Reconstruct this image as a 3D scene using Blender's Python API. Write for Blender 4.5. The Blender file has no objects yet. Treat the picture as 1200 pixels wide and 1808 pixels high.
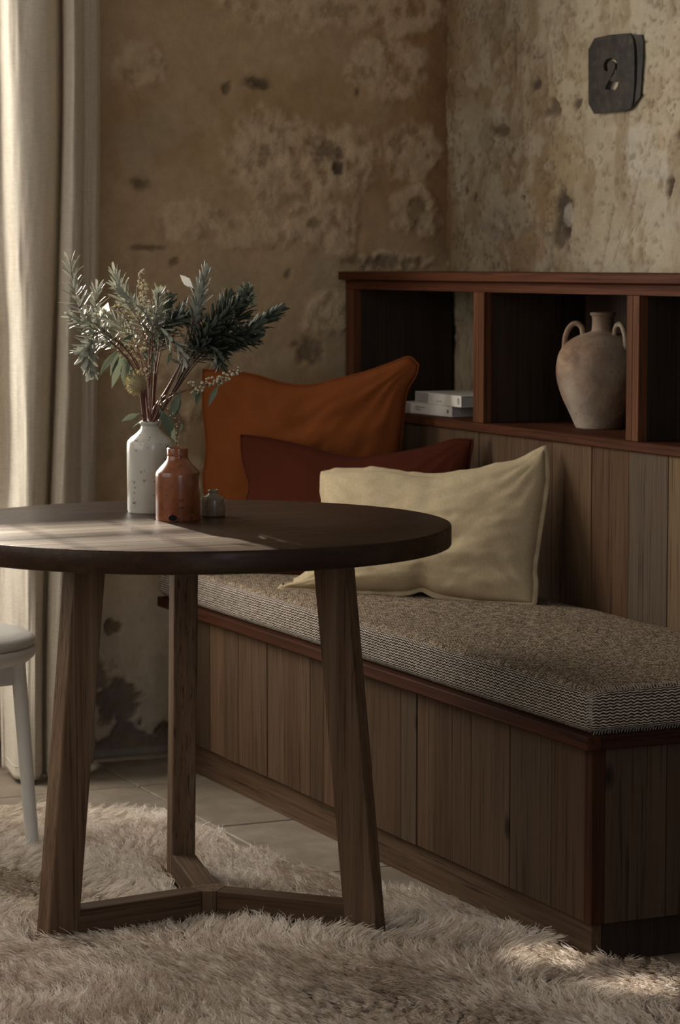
import bpy, bmesh, math, random
import numpy as np
from mathutils import Vector, Matrix

rnd = random.Random(7)
S = bpy.context.scene
COL = S.collection

# ------------------------------------------------------------------ camera
YAW, PITCH, FPX = 0.42975, 0.095567, 4594.06
CAM = np.array([5.9301, -2.2157, 1.2])
cd = bpy.data.cameras.new('camera')
cd.sensor_fit = 'HORIZONTAL'; cd.sensor_width = 36.0; cd.lens = FPX / 1200 * 36.0
cd.clip_start = 0.05; cd.clip_end = 60
cd.dof.use_dof = True; cd.dof.focus_distance = 4.7; cd.dof.aperture_fstop = 13
cam = bpy.data.objects.new('camera', cd); COL.objects.link(cam)
cam.location = CAM; cam.rotation_euler = (math.pi/2 - PITCH, 0, math.pi/2 - YAW)
S.camera = cam

# ------------------------------------------------------------------ world, sun, window light, exposure
W = bpy.data.worlds.new('world'); S.world = W; W.use_nodes = True
W.node_tree.nodes['Background'].inputs[0].default_value = (1.0, 0.91, 0.81, 1)
W.node_tree.nodes['Background'].inputs[1].default_value = 0.19

def sun_lamp(name, az, el, energy, col, ang):
    l = bpy.data.lights.new(name, 'SUN'); l.energy = energy; l.color = col; l.angle = math.radians(ang)
    o = bpy.data.objects.new(name, l); COL.objects.link(o)
    d = Vector((math.cos(math.radians(az))*math.cos(math.radians(el)), math.sin(math.radians(az))*math.cos(math.radians(el)), -math.sin(math.radians(el))))
    o.rotation_euler = d.to_track_quat('-Z', 'Y').to_euler(); o.location = Vector((1.5, -.6, 1)) - d*3
    return o
def area_lamp(name, loc, aim, sx, sy, energy, col):
    l = bpy.data.lights.new(name, 'AREA'); l.shape = 'RECTANGLE'; l.size = sx; l.size_y = sy; l.energy = energy; l.color = col
    o = bpy.data.objects.new(name, l); COL.objects.link(o); o.location = loc
    o.rotation_euler = (Vector(aim) - Vector(loc)).to_track_quat('-Z', 'Y').to_euler(); return o
SUN_EL = 17.0
sun_lamp('sun', -1.4, SUN_EL, 25.0, (1.0, .84, .64), .9)
area_lamp('window_daylight_left', (-0.155, -1.19, 1.50), (3.0, -.95, .9), 1.10, 1.50, 74, (1.0, .95, .87))
area_lamp('window_daylight_back', (6.9, -1.25, 1.55), (1.6, -.5, .7), 1.1, 1.6, 20, (.80, .86, 1.0))
area_lamp('window_daylight_side', (1.75, -2.75, 1.75), (1.0, 0.3, .6), 2.2, 1.7, 27, (1.0, .92, .81))
def spot_lamp(name, loc, aim, energy, deg, col):
    l = bpy.data.lights.new(name, 'SPOT'); l.energy = energy; l.color = col; l.spot_size = math.radians(deg); l.spot_blend = 1.0; l.shadow_soft_size = .03
    o = bpy.data.objects.new(name, l); COL.objects.link(o); o.location = loc
    o.rotation_euler = (Vector(aim) - Vector(loc)).to_track_quat('-Z', 'Y').to_euler(); return o
for ax, ay in ((2.175, -.105), (2.375, -.055)): spot_lamp('rug_glint_spot', (2.9, -1.5, 2.55), (ax, ay, .04), 800, 3.3, (1.0, .94, .85))  # added lamps with no fitting, standing in for sun glints on the rug
S.view_settings.view_transform = 'Standard'; S.view_settings.look = 'None'
S.view_settings.gamma = 1.0; S.view_settings.use_curve_mapping = False
S.view_settings.exposure = -0.30

# ------------------------------------------------------------------ helpers: survey of the room from the photograph
_fw = np.array([-math.cos(YAW)*math.cos(PITCH), math.sin(YAW)*math.cos(PITCH), -math.sin(PITCH)])
_r = np.cross(_fw, [0, 0, 1]); _r /= np.linalg.norm(_r); _u = np.cross(_r, _fw)
def ray(x, y): return _fw + _r*(x-600)/FPX - _u*(y-904)/FPX
def onz(x, y, z): d = ray(x, y); return CAM + d*(z-CAM[2])/d[2]
def onx(x, y, X): d = ray(x, y); return CAM + d*(X-CAM[0])/d[0]
def ony(x, y, Y): d = ray(x, y); return CAM + d*(Y-CAM[1])/d[1]
def onp(x, y, P, n): d = ray(x, y); return CAM + d*((P-CAM)@n/(d@n))
LAT = np.array([math.sin(YAW), math.cos(YAW), 0.0])     # sideways, and towards the viewer's side of the room
TOW = np.array([math.cos(YAW), -math.sin(YAW), 0.0])
UP = np.array([0, 0, 1.0])

# ------------------------------------------------------------------ helpers: noise
def _hash(ix, iy, iz):
    h = (ix*374761393 + iy*668265263 + iz*2147483647 + 1013904223) & 0xffffffff
    h = ((h ^ (h >> 13)) * 1274126177) & 0xffffffff
    h = ((h ^ (h >> 16)) * 2246822519) & 0xffffffff
    return ((h ^ (h >> 15)) & 0xffffff) / float(0xffffff)
def vnoise(p):
    p = np.asarray(p, float); i = np.floor(p).astype(np.int64); f = p - i; f = f*f*(3-2*f)
    r = 0
    for dx in (0, 1):
        for dy in (0, 1):
            for dz in (0, 1):
                w = (f[:, 0] if dx else 1-f[:, 0])*(f[:, 1] if dy else 1-f[:, 1])*(f[:, 2] if dz else 1-f[:, 2])
                r = r + w*_hash(i[:, 0]+dx, i[:, 1]+dy, i[:, 2]+dz)
    return r
def fbm(p, octv=4, gain=.5):
    p = np.asarray(p, float); a, s, t = 1.0, 0.0, 0.0
    for k in range(octv):
        s = s + a*vnoise(p*2**k + 17.3*k); t += a; a *= gain
    return s/t
def sstep(a, b, x):
    t = np.clip((x-a)/(b-a), 0, 1); return t*t*(3-2*t)

# ------------------------------------------------------------------ helpers: objects
def link(o, parent=None):
    COL.objects.link(o)
    if parent is not None:
        o.parent = parent
    return o
def crisp(me, deg=28):
    me.polygons.foreach_set('use_smooth', [True]*len(me.polygons)); me.set_sharp_from_angle(angle=math.radians(deg)); return me
def put(name, me, mat, parent=None, smooth=True, **props):
    o = bpy.data.objects.new(name, me); link(o, parent)
    if mat is not None and not me.materials: me.materials.append(mat)
    if smooth:
        me.polygons.foreach_set('use_smooth', [True]*len(me.polygons))
    for k, v in props.items(): o[k] = v
    return o
def thing(name, label, cat, loc=(0, 0, 0), rz=0, group=None):
    o = bpy.data.objects.new(name, None); link(o); o.location = loc; o.rotation_euler = (0, 0, rz)
    o.empty_display_size = .05
    o['label'] = label; o['category'] = cat
    if group: o['group'] = group
    return o
def tag(o, label, cat, group=None):
    o['label'] = label; o['category'] = cat
    if group: o['group'] = group
    return o
def mesh(name, v, f):
    me = bpy.data.meshes.new(name); me.from_pydata([tuple(map(float, q)) for q in v], [], [tuple(map(int, q)) for q in f]); me.update(); return me
def np_mesh(name, V, F):
    """fast mesh from arrays, F of quads or triangles"""
    me = bpy.data.meshes.new(name); V = np.asarray(V, np.float32); F = np.asarray(F, np.int32); k = F.shape[1]
    me.vertices.add(len(V)); me.vertices.foreach_set('co', V.ravel())
    me.loops.add(F.size); me.loops.foreach_set('vertex_index', F.ravel())
    me.polygons.add(len(F)); me.polygons.foreach_set('loop_start', np.arange(0, F.size, k, dtype=np.int32))
    me.update(calc_edges=True); me.validate(); return me
def grid_faces(nu, nv, closed=False):
    i = np.arange(nu-1)[:, None]; j = np.arange(nv-1 if not closed else nv)[None, :]
    a = i*nv + j; b = (i+1)*nv + j; j2 = (j+1) % nv
    return np.stack([a+0*b, b, (i+1)*nv+j2, i*nv+j2], -1).reshape(-1, 4)
def box_bm(x0, x1, y0, y1, z0, z1, bev=.002, seg=2):
    bm = bmesh.new(); bmesh.ops.create_cube(bm, size=1)
    for v in bm.verts:
        v.co = Vector(((x0+x1)/2 + v.co.x*(x1-x0), (y0+y1)/2 + v.co.y*(y1-y0), (z0+z1)/2 + v.co.z*(z1-z0)))
    if bev: bmesh.ops.bevel(bm, geom=bm.edges[:], offset=bev, segments=seg, affect='EDGES', profile=.5)
    return bm
def fin(bm, name='m'):
    me = bpy.data.meshes.new(name); bm.to_mesh(me); bm.free(); return me
def box(name, mat, parent, x0, x1, y0, y1, z0, z1, bev=.002, seg=2, **props):
    o = put(name, fin(box_bm(x0, x1, y0, y1, z0, z1, bev, seg), name), mat, parent, smooth=False, **props); return o
def hexa(c8, bev=.003, seg=2):
    """box with eight given corners: bottom four then top four"""
    bm = bmesh.new(); vs = [bm.verts.new(tuple(c)) for c in c8]
    for q in ((3, 2, 1, 0), (4, 5, 6, 7), (0, 1, 5, 4), (1, 2, 6, 5), (2, 3, 7, 6), (3, 0, 4, 7)): bm.faces.new([vs[i] for i in q])
    bmesh.ops.recalc_face_normals(bm, faces=bm.faces[:])
    if bev: bmesh.ops.bevel(bm, geom=bm.edges[:], offset=bev, segments=seg, affect='EDGES', profile=.5)
    return fin(bm)
def lathe(prof, n=48, c=(0, 0, 0)):
    P = np.array(prof, float); a = np.linspace(0, 2*np.pi, n, endpoint=False)
    V = np.stack([c[0]+P[:, :1]*np.cos(a), c[1]+P[:, :1]*np.sin(a), c[2]+P[:, 1:2]+0*a], -1).reshape(-1, 3)
    F = grid_faces(len(P), n, True)
    return np_mesh('lathe', V, F[:, ::-1])
def smooth_prof(pts, k=6):
    P = np.array(pts, float); Q = np.vstack([2*P[0]-P[1], P, 2*P[-1]-P[-2]]); out = []
    for i in range(1, len(Q)-2):
        for t in np.arange(k)/k:
            out.append(.5*((2*Q[i])+(-Q[i-1]+Q[i+1])*t+(2*Q[i-1]-5*Q[i]+4*Q[i+1]-Q[i+2])*t*t+(-Q[i-1]+3*Q[i]-3*Q[i+1]+Q[i+2])*t**3))
    out.append(P[-1]); return np.array(out)
def frames(P):
    T = np.gradient(P, axis=0); T /= np.linalg.norm(T, axis=1)[:, None]+1e-9
    ref = np.array([.31, .12, .94]) if abs(T[0][2]) < .8 else np.array([1., .1, .05])
    N = np.cross(T, ref); N /= np.linalg.norm(N, axis=1)[:, None]+1e-9
    return T, N, np.cross(T, N)
def tube_arr(P, R, n=8):
    P = np.asarray(P, float); R = np.broadcast_to(np.asarray(R, float), (len(P),)); T, N, B = frames(P)
    a = np.linspace(0, 2*np.pi, n, endpoint=False)
    V = (P[:, None]+R[:, None, None]*(N[:, None]*np.cos(a)[None, :, None]+B[:, None]*np.sin(a)[None, :, None]))
    V = V.reshape(-1, 3); F = grid_faces(len(P), n, True)
    c0 = len(V); V = np.vstack([V, P[0]-T[0]*0, P[-1]+T[-1]*R[-1]*.4])
    j = np.arange(n); cap0 = np.stack([np.full(n, c0), (j+1) % n, j, np.full(n, c0)], -1)
    b = (len(P)-1)*n; cap1 = np.stack([np.full(n, c0+1), b+j, b+(j+1) % n, np.full(n, c0+1)], -1)
    return V, F, np.vstack([cap0, cap1])[:, :3]
def tube_mesh(list_PR, n=8):
    V, Q = [], []; o = 0
    for P, R in list_PR:
        v, f, t = tube_arr(P, R, n); V.append(v); Q += [tuple(x+o) for x in f] + [tuple(x+o) for x in t]; o += len(v)
    V = np.vstack(V); me = bpy.data.meshes.new('tube'); me.from_pydata(V.tolist(), [], Q); me.update(); return me
def rounded_box(x0, x1, y0, y1, z0, z1, r, step, crown=0.0, wob=0.0):
    """box with rounded edges and subdivided faces, with a UV map in metres"""
    nx, ny, nz = [max(4, int((b-a)/step)) for a, b in ((x0, x1), (y0, y1), (z0, z1))]
    def lin(a, b, n):
        e = np.array([0, .25, .5, .75])*r; m = np.linspace(a+r, b-r, n); return np.concatenate([a+e, m, (b-e)[::-1]])
    X, Y, Z = lin(x0, x1, nx), lin(y0, y1, ny), lin(z0, z1, max(2, nz//2))
    V, F, UV = [], [], []; o = 0
    def face(A, B, fn, flip, uv):
        nonlocal o
        a, b = np.meshgrid(A, B, indexing='ij'); p = fn(a.ravel(), b.ravel()); f = grid_faces(len(A), len(B))
        if flip: f = f[:, ::-1]
        V.append(p); F.append(f+o); UV.append(uv(p)); o += len(p)
    k = lambda v, a: np.full_like(a, v)
    face(X, Y, lambda a, b: np.stack([a, b, k(z1, a)], -1), 0, lambda p: p[:, [0, 1]])
    face(X, Y, lambda a, b: np.stack([a, b, k(z0, a)], -1), 1, lambda p: p[:, [0, 1]])
    face(X, Z, lambda a, b: np.stack([a, k(y0, a), b], -1), 0, lambda p: p[:, [0, 2]]+[0, 5])
    face(X, Z, lambda a, b: np.stack([a, k(y1, a), b], -1), 1, lambda p: p[:, [0, 2]]+[0, 5])
    face(Y, Z, lambda a, b: np.stack([k(x1, a), a, b], -1), 0, lambda p: p[:, [1, 2]]+[0, 5])
    face(Y, Z, lambda a, b: np.stack([k(x0, a), a, b], -1), 1, lambda p: p[:, [1, 2]]+[0, 5])
    V = np.vstack(V); F = np.vstack(F); UV = np.vstack(UV)
    lo = np.array([x0+r, y0+r, z0+r]); hi = np.array([x1-r, y1-r, z1-r]); C = np.clip(V, lo, hi); d = V-C
    L = np.linalg.norm(d, axis=1)[:, None]; V2 = np.where(L > 1e-9, C+d/np.maximum(L, 1e-9)*r, V)
    if crown:
        ux = (V2[:, 0]-x0)/(x1-x0)*2-1; uy = (V2[:, 1]-y0)/(y1-y0)*2-1
        h = np.clip(1-ux**8, 0, 1)*np.clip(1-uy**4, 0, 1); t = sstep(.3, 1, (V2[:, 2]-z0)/(z1-z0)); V2[:, 2] += crown*h*t
    if wob:
        q = V2*[6, 6, 9]
        V2[:, 2] += wob*(fbm(q, 3)-.5)*2*sstep(.4, 1, (V2[:, 2]-z0)/(z1-z0)); V2[:, 1] += wob*(fbm(q+9, 3)-.5)*1.2
    me = np_mesh('rounded', V2, F)
    uvl = me.uv_layers.new(name='weave'); li = np.zeros(len(me.loops), np.int32); me.loops.foreach_get('vertex_index', li)
    uvl.data.foreach_set('uv', UV[li].astype(np.float32).ravel())
    bm = bmesh.new(); bm.from_mesh(me); bmesh.ops.remove_doubles(bm, verts=bm.verts[:], dist=1e-5); bm.to_mesh(me); bm.free()
    return me

# ------------------------------------------------------------------ helpers: materials
class NT:
    def __init__(s, name):
        s.m = bpy.data.materials.new(name); s.m.use_nodes = True; s.t = s.m.node_tree
        s.b = s.t.nodes['Principled BSDF']; s.out = s.t.nodes['Material Output']
    def n(s, typ, props=None, **ins):
        nd = s.t.nodes.new(typ)
        for k, v in (props or {}).items(): setattr(nd, k, v)
        for k, v in ins.items():
            key = int(k[1:]) if k[0] == 'i' and k[1:].isdigit() else k.replace('_', ' ')
            s.set(nd.inputs[key], v)
        return nd
    def set(s, sock, v):
        if isinstance(v, bpy.types.NodeSocket): s.t.links.new(v, sock)
        elif isinstance(v, bpy.types.Node): s.t.links.new(v.outputs[0], sock)
        else:
            if isinstance(v, tuple) and len(v) == 3 and sock.type == 'RGBA': v = v+(1,)
            sock.default_value = v
    def math(s, op, a, b=None, c=None):
        nd = s.t.nodes.new('ShaderNodeMath'); nd.operation = op; s.set(nd.inputs[0], a)
        if b is not None: s.set(nd.inputs[1], b)
        if c is not None: s.set(nd.inputs[2], c)
        return nd.outputs[0]
    def ramp(s, fac, stops, interp='LINEAR'):
        nd = s.t.nodes.new('ShaderNodeValToRGB'); nd.color_ramp.interpolation = interp; s.set(nd.inputs[0], fac)
        while len(nd.color_ramp.elements) < len(stops): nd.color_ramp.elements.new(.5)
        for e, (p, c) in zip(nd.color_ramp.elements, stops):
            e.position = p; e.color = (c+(1,)) if isinstance(c, tuple) else (c, c, c, 1)
        return nd.outputs[0]
    def mix(s, fac, a, b, mode='MIX'):
        nd = s.t.nodes.new('ShaderNodeMix'); nd.data_type = 'RGBA'; nd.blend_type = mode
        s.set(nd.inputs[0], fac); s.set(nd.inputs[6], a); s.set(nd.inputs[7], b); return nd.outputs[2]
    def coord(s, scale=(1, 1, 1), which='Object', off=None):
        c = s.t.nodes.new('ShaderNodeTexCoord').outputs[which]
        if off is not None:
            v = s.t.nodes.new('ShaderNodeVectorMath'); v.operation = 'ADD'; s.set(v.inputs[0], c); s.set(v.inputs[1], off); c = v.outputs[0]
        mp = s.t.nodes.new('ShaderNodeMapping'); s.set(mp.inputs[0], c); mp.inputs['Scale'].default_value = scale; return mp.outputs[0]
    def noise(s, vec, scale=5, detail=4, rough=.55, dist=0.0):
        return s.n('ShaderNodeTexNoise', None, Vector=vec, Scale=scale, Detail=detail, Roughness=rough, Distortion=dist).outputs[0]
    def attr(s, name, typ='OBJECT', out='Fac'):
        nd = s.t.nodes.new('ShaderNodeAttribute'); nd.attribute_type = typ; nd.attribute_name = name; return nd.outputs[out]
    def bump(s, h, strength=.3, dist=.002, normal=None):
        nd = s.t.nodes.new('ShaderNodeBump'); nd.inputs['Strength'].default_value = strength; nd.inputs['Distance'].default_value = dist
        s.set(nd.inputs['Height'], h)
        if normal is not None: s.set(nd.inputs['Normal'], normal)
        s.t.links.new(nd.outputs[0], s.b.inputs['Normal']); return nd.outputs[0]
    def fin(s, color=None, rough=None, spec=.5, **kw):
        if color is not None: s.set(s.b.inputs['Base Color'], color)
        if rough is not None: s.set(s.b.inputs['Roughness'], rough)
        s.b.inputs['Specular IOR Level'].default_value = spec
        for k, v in kw.items(): s.set(s.b.inputs[k.replace('_', ' ')], v)
        return s.m

def wood(name, cols, grain='z', rough=.55, spec=.35, fine=1.0, knots=True, contrast=1.0, coarse=7.0, bump=.25):
    """cols: list of (dark, mid, light) triples chosen by the object's tint 0..1"""
    t = NT(name); sd = t.attr('seed')
    off = t.n('ShaderNodeCombineXYZ', None, X=t.math('MULTIPLY', sd, 3.7), Y=t.math('MULTIPLY', sd, 7.1), Z=t.math('MULTIPLY', sd, 5.3))
    al = {'x': 0, 'y': 1, 'z': 2}[grain]
    def sc(across, along):
        v = [across]*3; v[al] = along; return tuple(v)
    n1 = t.noise(t.coord(sc(coarse*3, coarse*.18), off=off), 1, 5, .6, .9)
    n2 = t.noise(t.coord(sc(260*fine, 5*fine), off=off), 1, 3, .6)
    n3 = t.noise(t.coord(sc(4, .9), off=off), 1, 3, .5)
    n4 = t.noise(t.coord(sc(90*fine, 1.6*fine), off=off), 1, 4, .6)
    g = t.math('ADD', t.math('MULTIPLY', n1, .55), t.math('MULTIPLY', n4, .45))
    lo, hi = .5-.22/contrast, .5+.22/contrast
    tint = t.attr('tint'); col = None
    for i, (a, b, c) in enumerate(cols):
        r = t.ramp(g, [(lo, a), (.5, b), (hi, c)])
        if col is None: col = r
        else:
            k = len(cols)-1
            f = t.n('ShaderNodeMapRange', None, Value=tint, i1=(i-1)/k, i2=i/k).outputs[0]
            col = t.mix(f, col, r)
    col = t.mix(t.ramp(n2, [(.30, .75*1.0), (.46, 0.0)]), col, (.012, .008, .006))
    col = t.mix(t.ramp(n3, [(.35, .45), (.62, 0.0)]), col, t.mix(1.0, col, (.55, .5, .47), 'MULTIPLY'))
    if knots:
        vor = t.n('ShaderNodeTexVoronoi', None, Vector=t.coord(sc(9, 4.2), off=off), Scale=1.0, Randomness=1.0)
        kd = t.math('ADD', vor.outputs['Distance'], t.math('MULTIPLY', t.math('SUBTRACT', n1, .5), .12))
        pick = t.math('GREATER_THAN', t.n('ShaderNodeSeparateColor', None, i0=vor.outputs['Color']).outputs[0], .55)
        km = t.math('MULTIPLY', t.ramp(kd, [(.05, 1.0), (.13, 0.0)]), pick)
        col = t.mix(t.math('MULTIPLY', km, .85), col, (.012, .009, .008))
    br = t.attr('bright'); bm_ = t.math('ADD', 1.0, br)
    col = t.mix(1.0, col, t.n('ShaderNodeCombineColor', None, i0=bm_, i1=bm_, i2=bm_).outputs[0], 'MULTIPLY')
    t.bump(t.math('ADD', n2, t.math('MULTIPLY', n4, .7)), bump, .0015)
    return t.fin(col, t.ramp(n4, [(.3, rough+.1), (.7, rough-.08)]), spec)

def cloth(name, col, dark=.75, scale=900, rough=.95, sheen=.06, slub=.25):
    t = NT(name); c = t.coord()
    w1 = t.noise(t.coord((scale, scale*.12, scale)), 1, 2, .5); w2 = t.noise(t.coord((scale*.12, scale, scale*.12)), 1, 2, .5)
    w = t.math('MULTIPLY', t.math('ADD', w1, w2), .5)
    lg = t.noise(c, 7, 4, .6)
    cc = t.mix(t.ramp(w, [(.36, 1.0), (.62, 0.0)]), col, tuple(x*dark for x in col))
    cc = t.mix(t.ramp(lg, [(.35, slub), (.65, 0.0)]), cc, tuple(x*.72 for x in col))
    t.bump(w, .35, .001)
    m = t.fin(cc, rough, .05)
    t.b.inputs['Sheen Weight'].default_value = sheen; t.b.inputs['Sheen Roughness'].default_value = .5
    t.b.inputs['Sheen Tint'].default_value = tuple(min(1, x*1.5+.1) for x in col)+(1,)
    return m

def plain(name, col, rough=.5, spec=.4, **kw):
    t = NT(name); n = t.noise(t.coord(), 40, 4, .6)
    return t.fin(t.mix(t.ramp(n, [(.3, .35), (.7, 0.0)]), col, tuple(x*.7 for x in col)), rough, spec, **kw)

# browns of the reclaimed boards: greyish, brown, reddish, pale
BOARD = [((.065, .047, .033), (.086, .063, .045), (.108, .081, .059)),
         ((.065, .040, .024), (.092, .058, .035), (.119, .076, .048)),
         ((.071, .038, .021), (.102, .057, .032), (.131, .076, .044)),
         ((.106, .069, .038), (.145, .098, .057), (.180, .125, .075))]
M_board = wood('reclaimed_board', BOARD, 'z', .75, .04, contrast=.75)
M_trim = wood('red_hardwood', [((.048, .016, .008), (.085, .030, .0145), (.128, .048, .023))], 'x', .65, .05, knots=False)
M_trim_y = wood('red_hardwood_cross', [((.045, .018, .010), (.072, .029, .016), (.100, .042, .024))], 'y', .65, .05, knots=False)
M_trim_z = wood('red_hardwood_upright', [((.058, .022, .011), (.105, .042, .020), (.155, .066, .032))], 'z', .65, .05, knots=False)
M_plinth = wood('plinth_wood', [((.060, .036, .022), (.105, .064, .038), (.150, .095, .056))], 'x', .7, .06)
M_lining = wood('dark_lining_board', [((.020, .013, .010), (.034, .022, .016), (.050, .034, .024))], 'z', .7, .15, knots=False)  # shade inside the cubbies is put into this dark colour
M_table = wood('smoked_oak_top', [((.018, .0078, .0036), (.034, .0158, .0074), (.056, .029, .0145))], 'y', .36, .2, fine=1.0, knots=False, bump=.18)
M_leg = wood('smoked_oak_leg', [((.080, .047, .028), (.148, .094, .057), (.235, .158, .100))], 'z', .6, .10, fine=1.0, knots=False, bump=.35)
M_beam_x = wood('smoked_oak_beam', [((.054, .032, .018), (.100, .062, .037), (.158, .105, .066))], 'x', .6, .10, knots=False)

# ================================================================== WALLS
def wall_mat(name):
    t = NT(name)
    base = t.attr('paint', 'GEOMETRY', 'Color')
    c = t.coord()
    n1 = t.noise(c, 22, 6, .65, .3); n2 = t.noise(c, 90, 5, .65); n3 = t.noise(c, 320, 3, .6)
    col = t.mix(t.ramp(n1, [(.32, .5), (.6, 0.0)]), base, t.mix(1.0, base, (.70, .66, .60), 'MULTIPLY'))
    col = t.mix(t.ramp(n2, [(.5, 0.0), (.72, .35)]), col, t.mix(1.0, col, (1.3, 1.28, 1.22), 'MULTIPLY'))
    col = t.mix(t.ramp(n3, [(.28, .45), (.42, 0.0)]), col, t.mix(1.0, col, (.5, .45, .40), 'MULTIPLY'))
    rel = t.attr('relief', 'GEOMETRY', 'Fac')
    h = t.math('ADD', t.math('MULTIPLY', n2, t.math('ADD', .35, rel)), t.math('MULTIPLY', n3, t.math('ADD', .18, t.math('MULTIPLY', rel, .5))))
    t.bump(h, .55, .006)
    return t.fin(col, .93, .12)
M_wall = wall_mat('old_lime_plaster')

def wall(name, A, B, fn, plane, flip=False):
    """A,B coordinate arrays along the wall and up; fn gives (offset, colour, relief)"""
    a, b = np.meshgrid(A, B, indexing='ij'); a, b = a.ravel(), b.ravel()
    off, colr, rel = fn(a, b)
    V = plane(a, b, off); F = grid_faces(len(A), len(B))
    if flip: F = F[:, ::-1]
    me = np_mesh(name, V, F)
    at = me.attributes.new('paint', 'FLOAT_COLOR', 'POINT'); at.data.foreach_set('color', np.hstack([colr, np.ones((len(colr), 1))]).astype(np.float32).ravel())
    at = me.attributes.new('relief', 'FLOAT', 'POINT'); at.data.foreach_set('value', rel.astype(np.float32))
    o = put(name, me, M_wall); o['kind'] = 'structure'; return o

def lerp(c, d, m): return c*(1-m[:, None]) + np.asarray(d)*m[:, None]
def blob(y, z, cy, cz, ry, rz, amp=.35, fr=14, seed=0, soft=.12):
    q = np.stack([y*fr+seed, z*fr-seed*1.7, np.full_like(y, seed*.37)], -1)
    d = np.sqrt(((y-cy)/ry)**2+((z-cz)/rz)**2) + (fbm(q, 4, .6)-.5)*2*amp
    return 1-sstep(1-soft, 1+soft, d)

def left_wall(y, z):
    q = np.stack([y, z, 0*y], -1)
    off = (fbm(q*2.2+3, 3)-.5)*.035 + (fbm(q*11, 4, .55)-.5)*.010
    c = np.tile(np.array([.440, .322, .198]), (len(y), 1))
    n = fbm(q*4+31, 5, .6); c = lerp(c, (.360, .240, .128), sstep(.45, .68, n)*.8)
    c = lerp(c, (.390, .312, .212), sstep(.5, .7, fbm(q*6+77, 4))*.6)
    # ochre limewash gathering in the corner
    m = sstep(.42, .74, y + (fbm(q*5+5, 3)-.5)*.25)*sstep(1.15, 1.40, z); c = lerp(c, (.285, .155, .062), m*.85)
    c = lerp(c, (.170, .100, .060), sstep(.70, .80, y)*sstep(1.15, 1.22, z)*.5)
    rel = np.zeros(len(y))
    # patches where the coat has come off the rubble behind
    for (cy, cz, ry, rz, s) in ((.375, 1.455, .165, .105, 1), (.505, 1.455, .09, .085, 6), (.30, 1.42, .08, .08, 12), (.70, 1.47, .075, .075, 2), (.64, 1.685, .10, .065, 3), (.52, 1.83, .30, .06, 8),
                             (.435, 1.295, .085, .055, 4), (.50, 1.29, .05, .06, 9), (.715, 1.325, .07, .06, 5), (.26, 1.275, .10, .045, 7), (.64, 1.205, .12, .022, 10),
                             (.50, 1.07, .08, .05, 11), (.10, 1.30, .09, .05, 15), (-.03, 1.66, .06, .05, 16), (.0, .98, .14, .07, 17), (.10, .62, .10, .1, 18), (.2, .86, .12, .05, 19)):
        m = blob(y, z, cy, cz, ry*1.05, rz*1.05, .6, 15, s, .20)
        lump = fbm(q*[44, 34, 1]+s*3, 5, .62)
        off += m*(.003 + .010*(lump-.5))
        c = lerp(c, (.590, .455, .300), m*.80*sstep(.28, .56, lump)); c = lerp(c, (.30, .215, .135), m*.45*sstep(.46, .28, lump)); rel = np.maximum(rel, m)
    for (cy, cz, ry, rz, s, k) in ((.462, 1.472, .035, .024, 21, .7), (.49, 1.435, .012, .016, 22, .9), (.283, 1.635, .030, .012, 23, .85), (.200, 1.625, .014, .012, 24, .7),
                                (.43, 1.300, .02, .012, 25, .5), (.72, 1.33, .025, .03, 26, .45), (-.03, 1.39, .02, .012, 27, .6), (.0, 1.235, .035, .006, 28, .6), (.62, 1.20, .09, .014, 29, .6), (.42, .98, .03, .03, 30, .6),
                                (.05, .80, .03, .03, 31, .6), (.55, 1.62, .006, .01, 32, .6), (.36, 1.17, .008, .01, 33, .5), (.06, 1.20, .01, .008, 34, .5)):
        m = blob(y, z, cy, cz, ry*1.1, rz*1.1, 1.1, 60, s, .5); off -= m*.007; c = lerp(c, (.095, .068, .050), m*k); rel = np.maximum(rel, m*.7)
    # paler towards the floor, with broken plaster at the foot
    low = sstep(.55, .36, z); c = lerp(c, (.60, .52, .41), low*.85)
    d = z + (fbm(q*14+50, 5, .65)-.5)*.22
    foot = sstep(.075, .055, d)
    st = np.maximum(np.maximum(blob(y, z, -.10, .15, .042, .055, 1.15, 34, 41, .2), blob(y, z, -.075, .115, .05, .03, 1.15, 34, 42, .2)), blob(y, z, -.14, .20, .025, .03, 1.15, 34, 43, .2))
    st = np.maximum(st, blob(y, z, -.10, .315, .022, .016, 1.15, 34, 44, .2)); st = np.maximum(st, blob(y, z, -.055, .14, .03, .012, 1.15, 34, 45, .2))
    m = np.clip(foot+st, 0, 1); off -= m*.012
    c = lerp(c, np.stack([.15+.16*fbm(q*40, 3), .105+.13*fbm(q*40, 3), .08+.12*fbm(q*40+3, 3)], -1), m*.85); rel = np.maximum(rel, m)
    c = lerp(c, (.42, .38, .32), sstep(.018, .008, z)*.8)
    return off, c, rel

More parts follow.
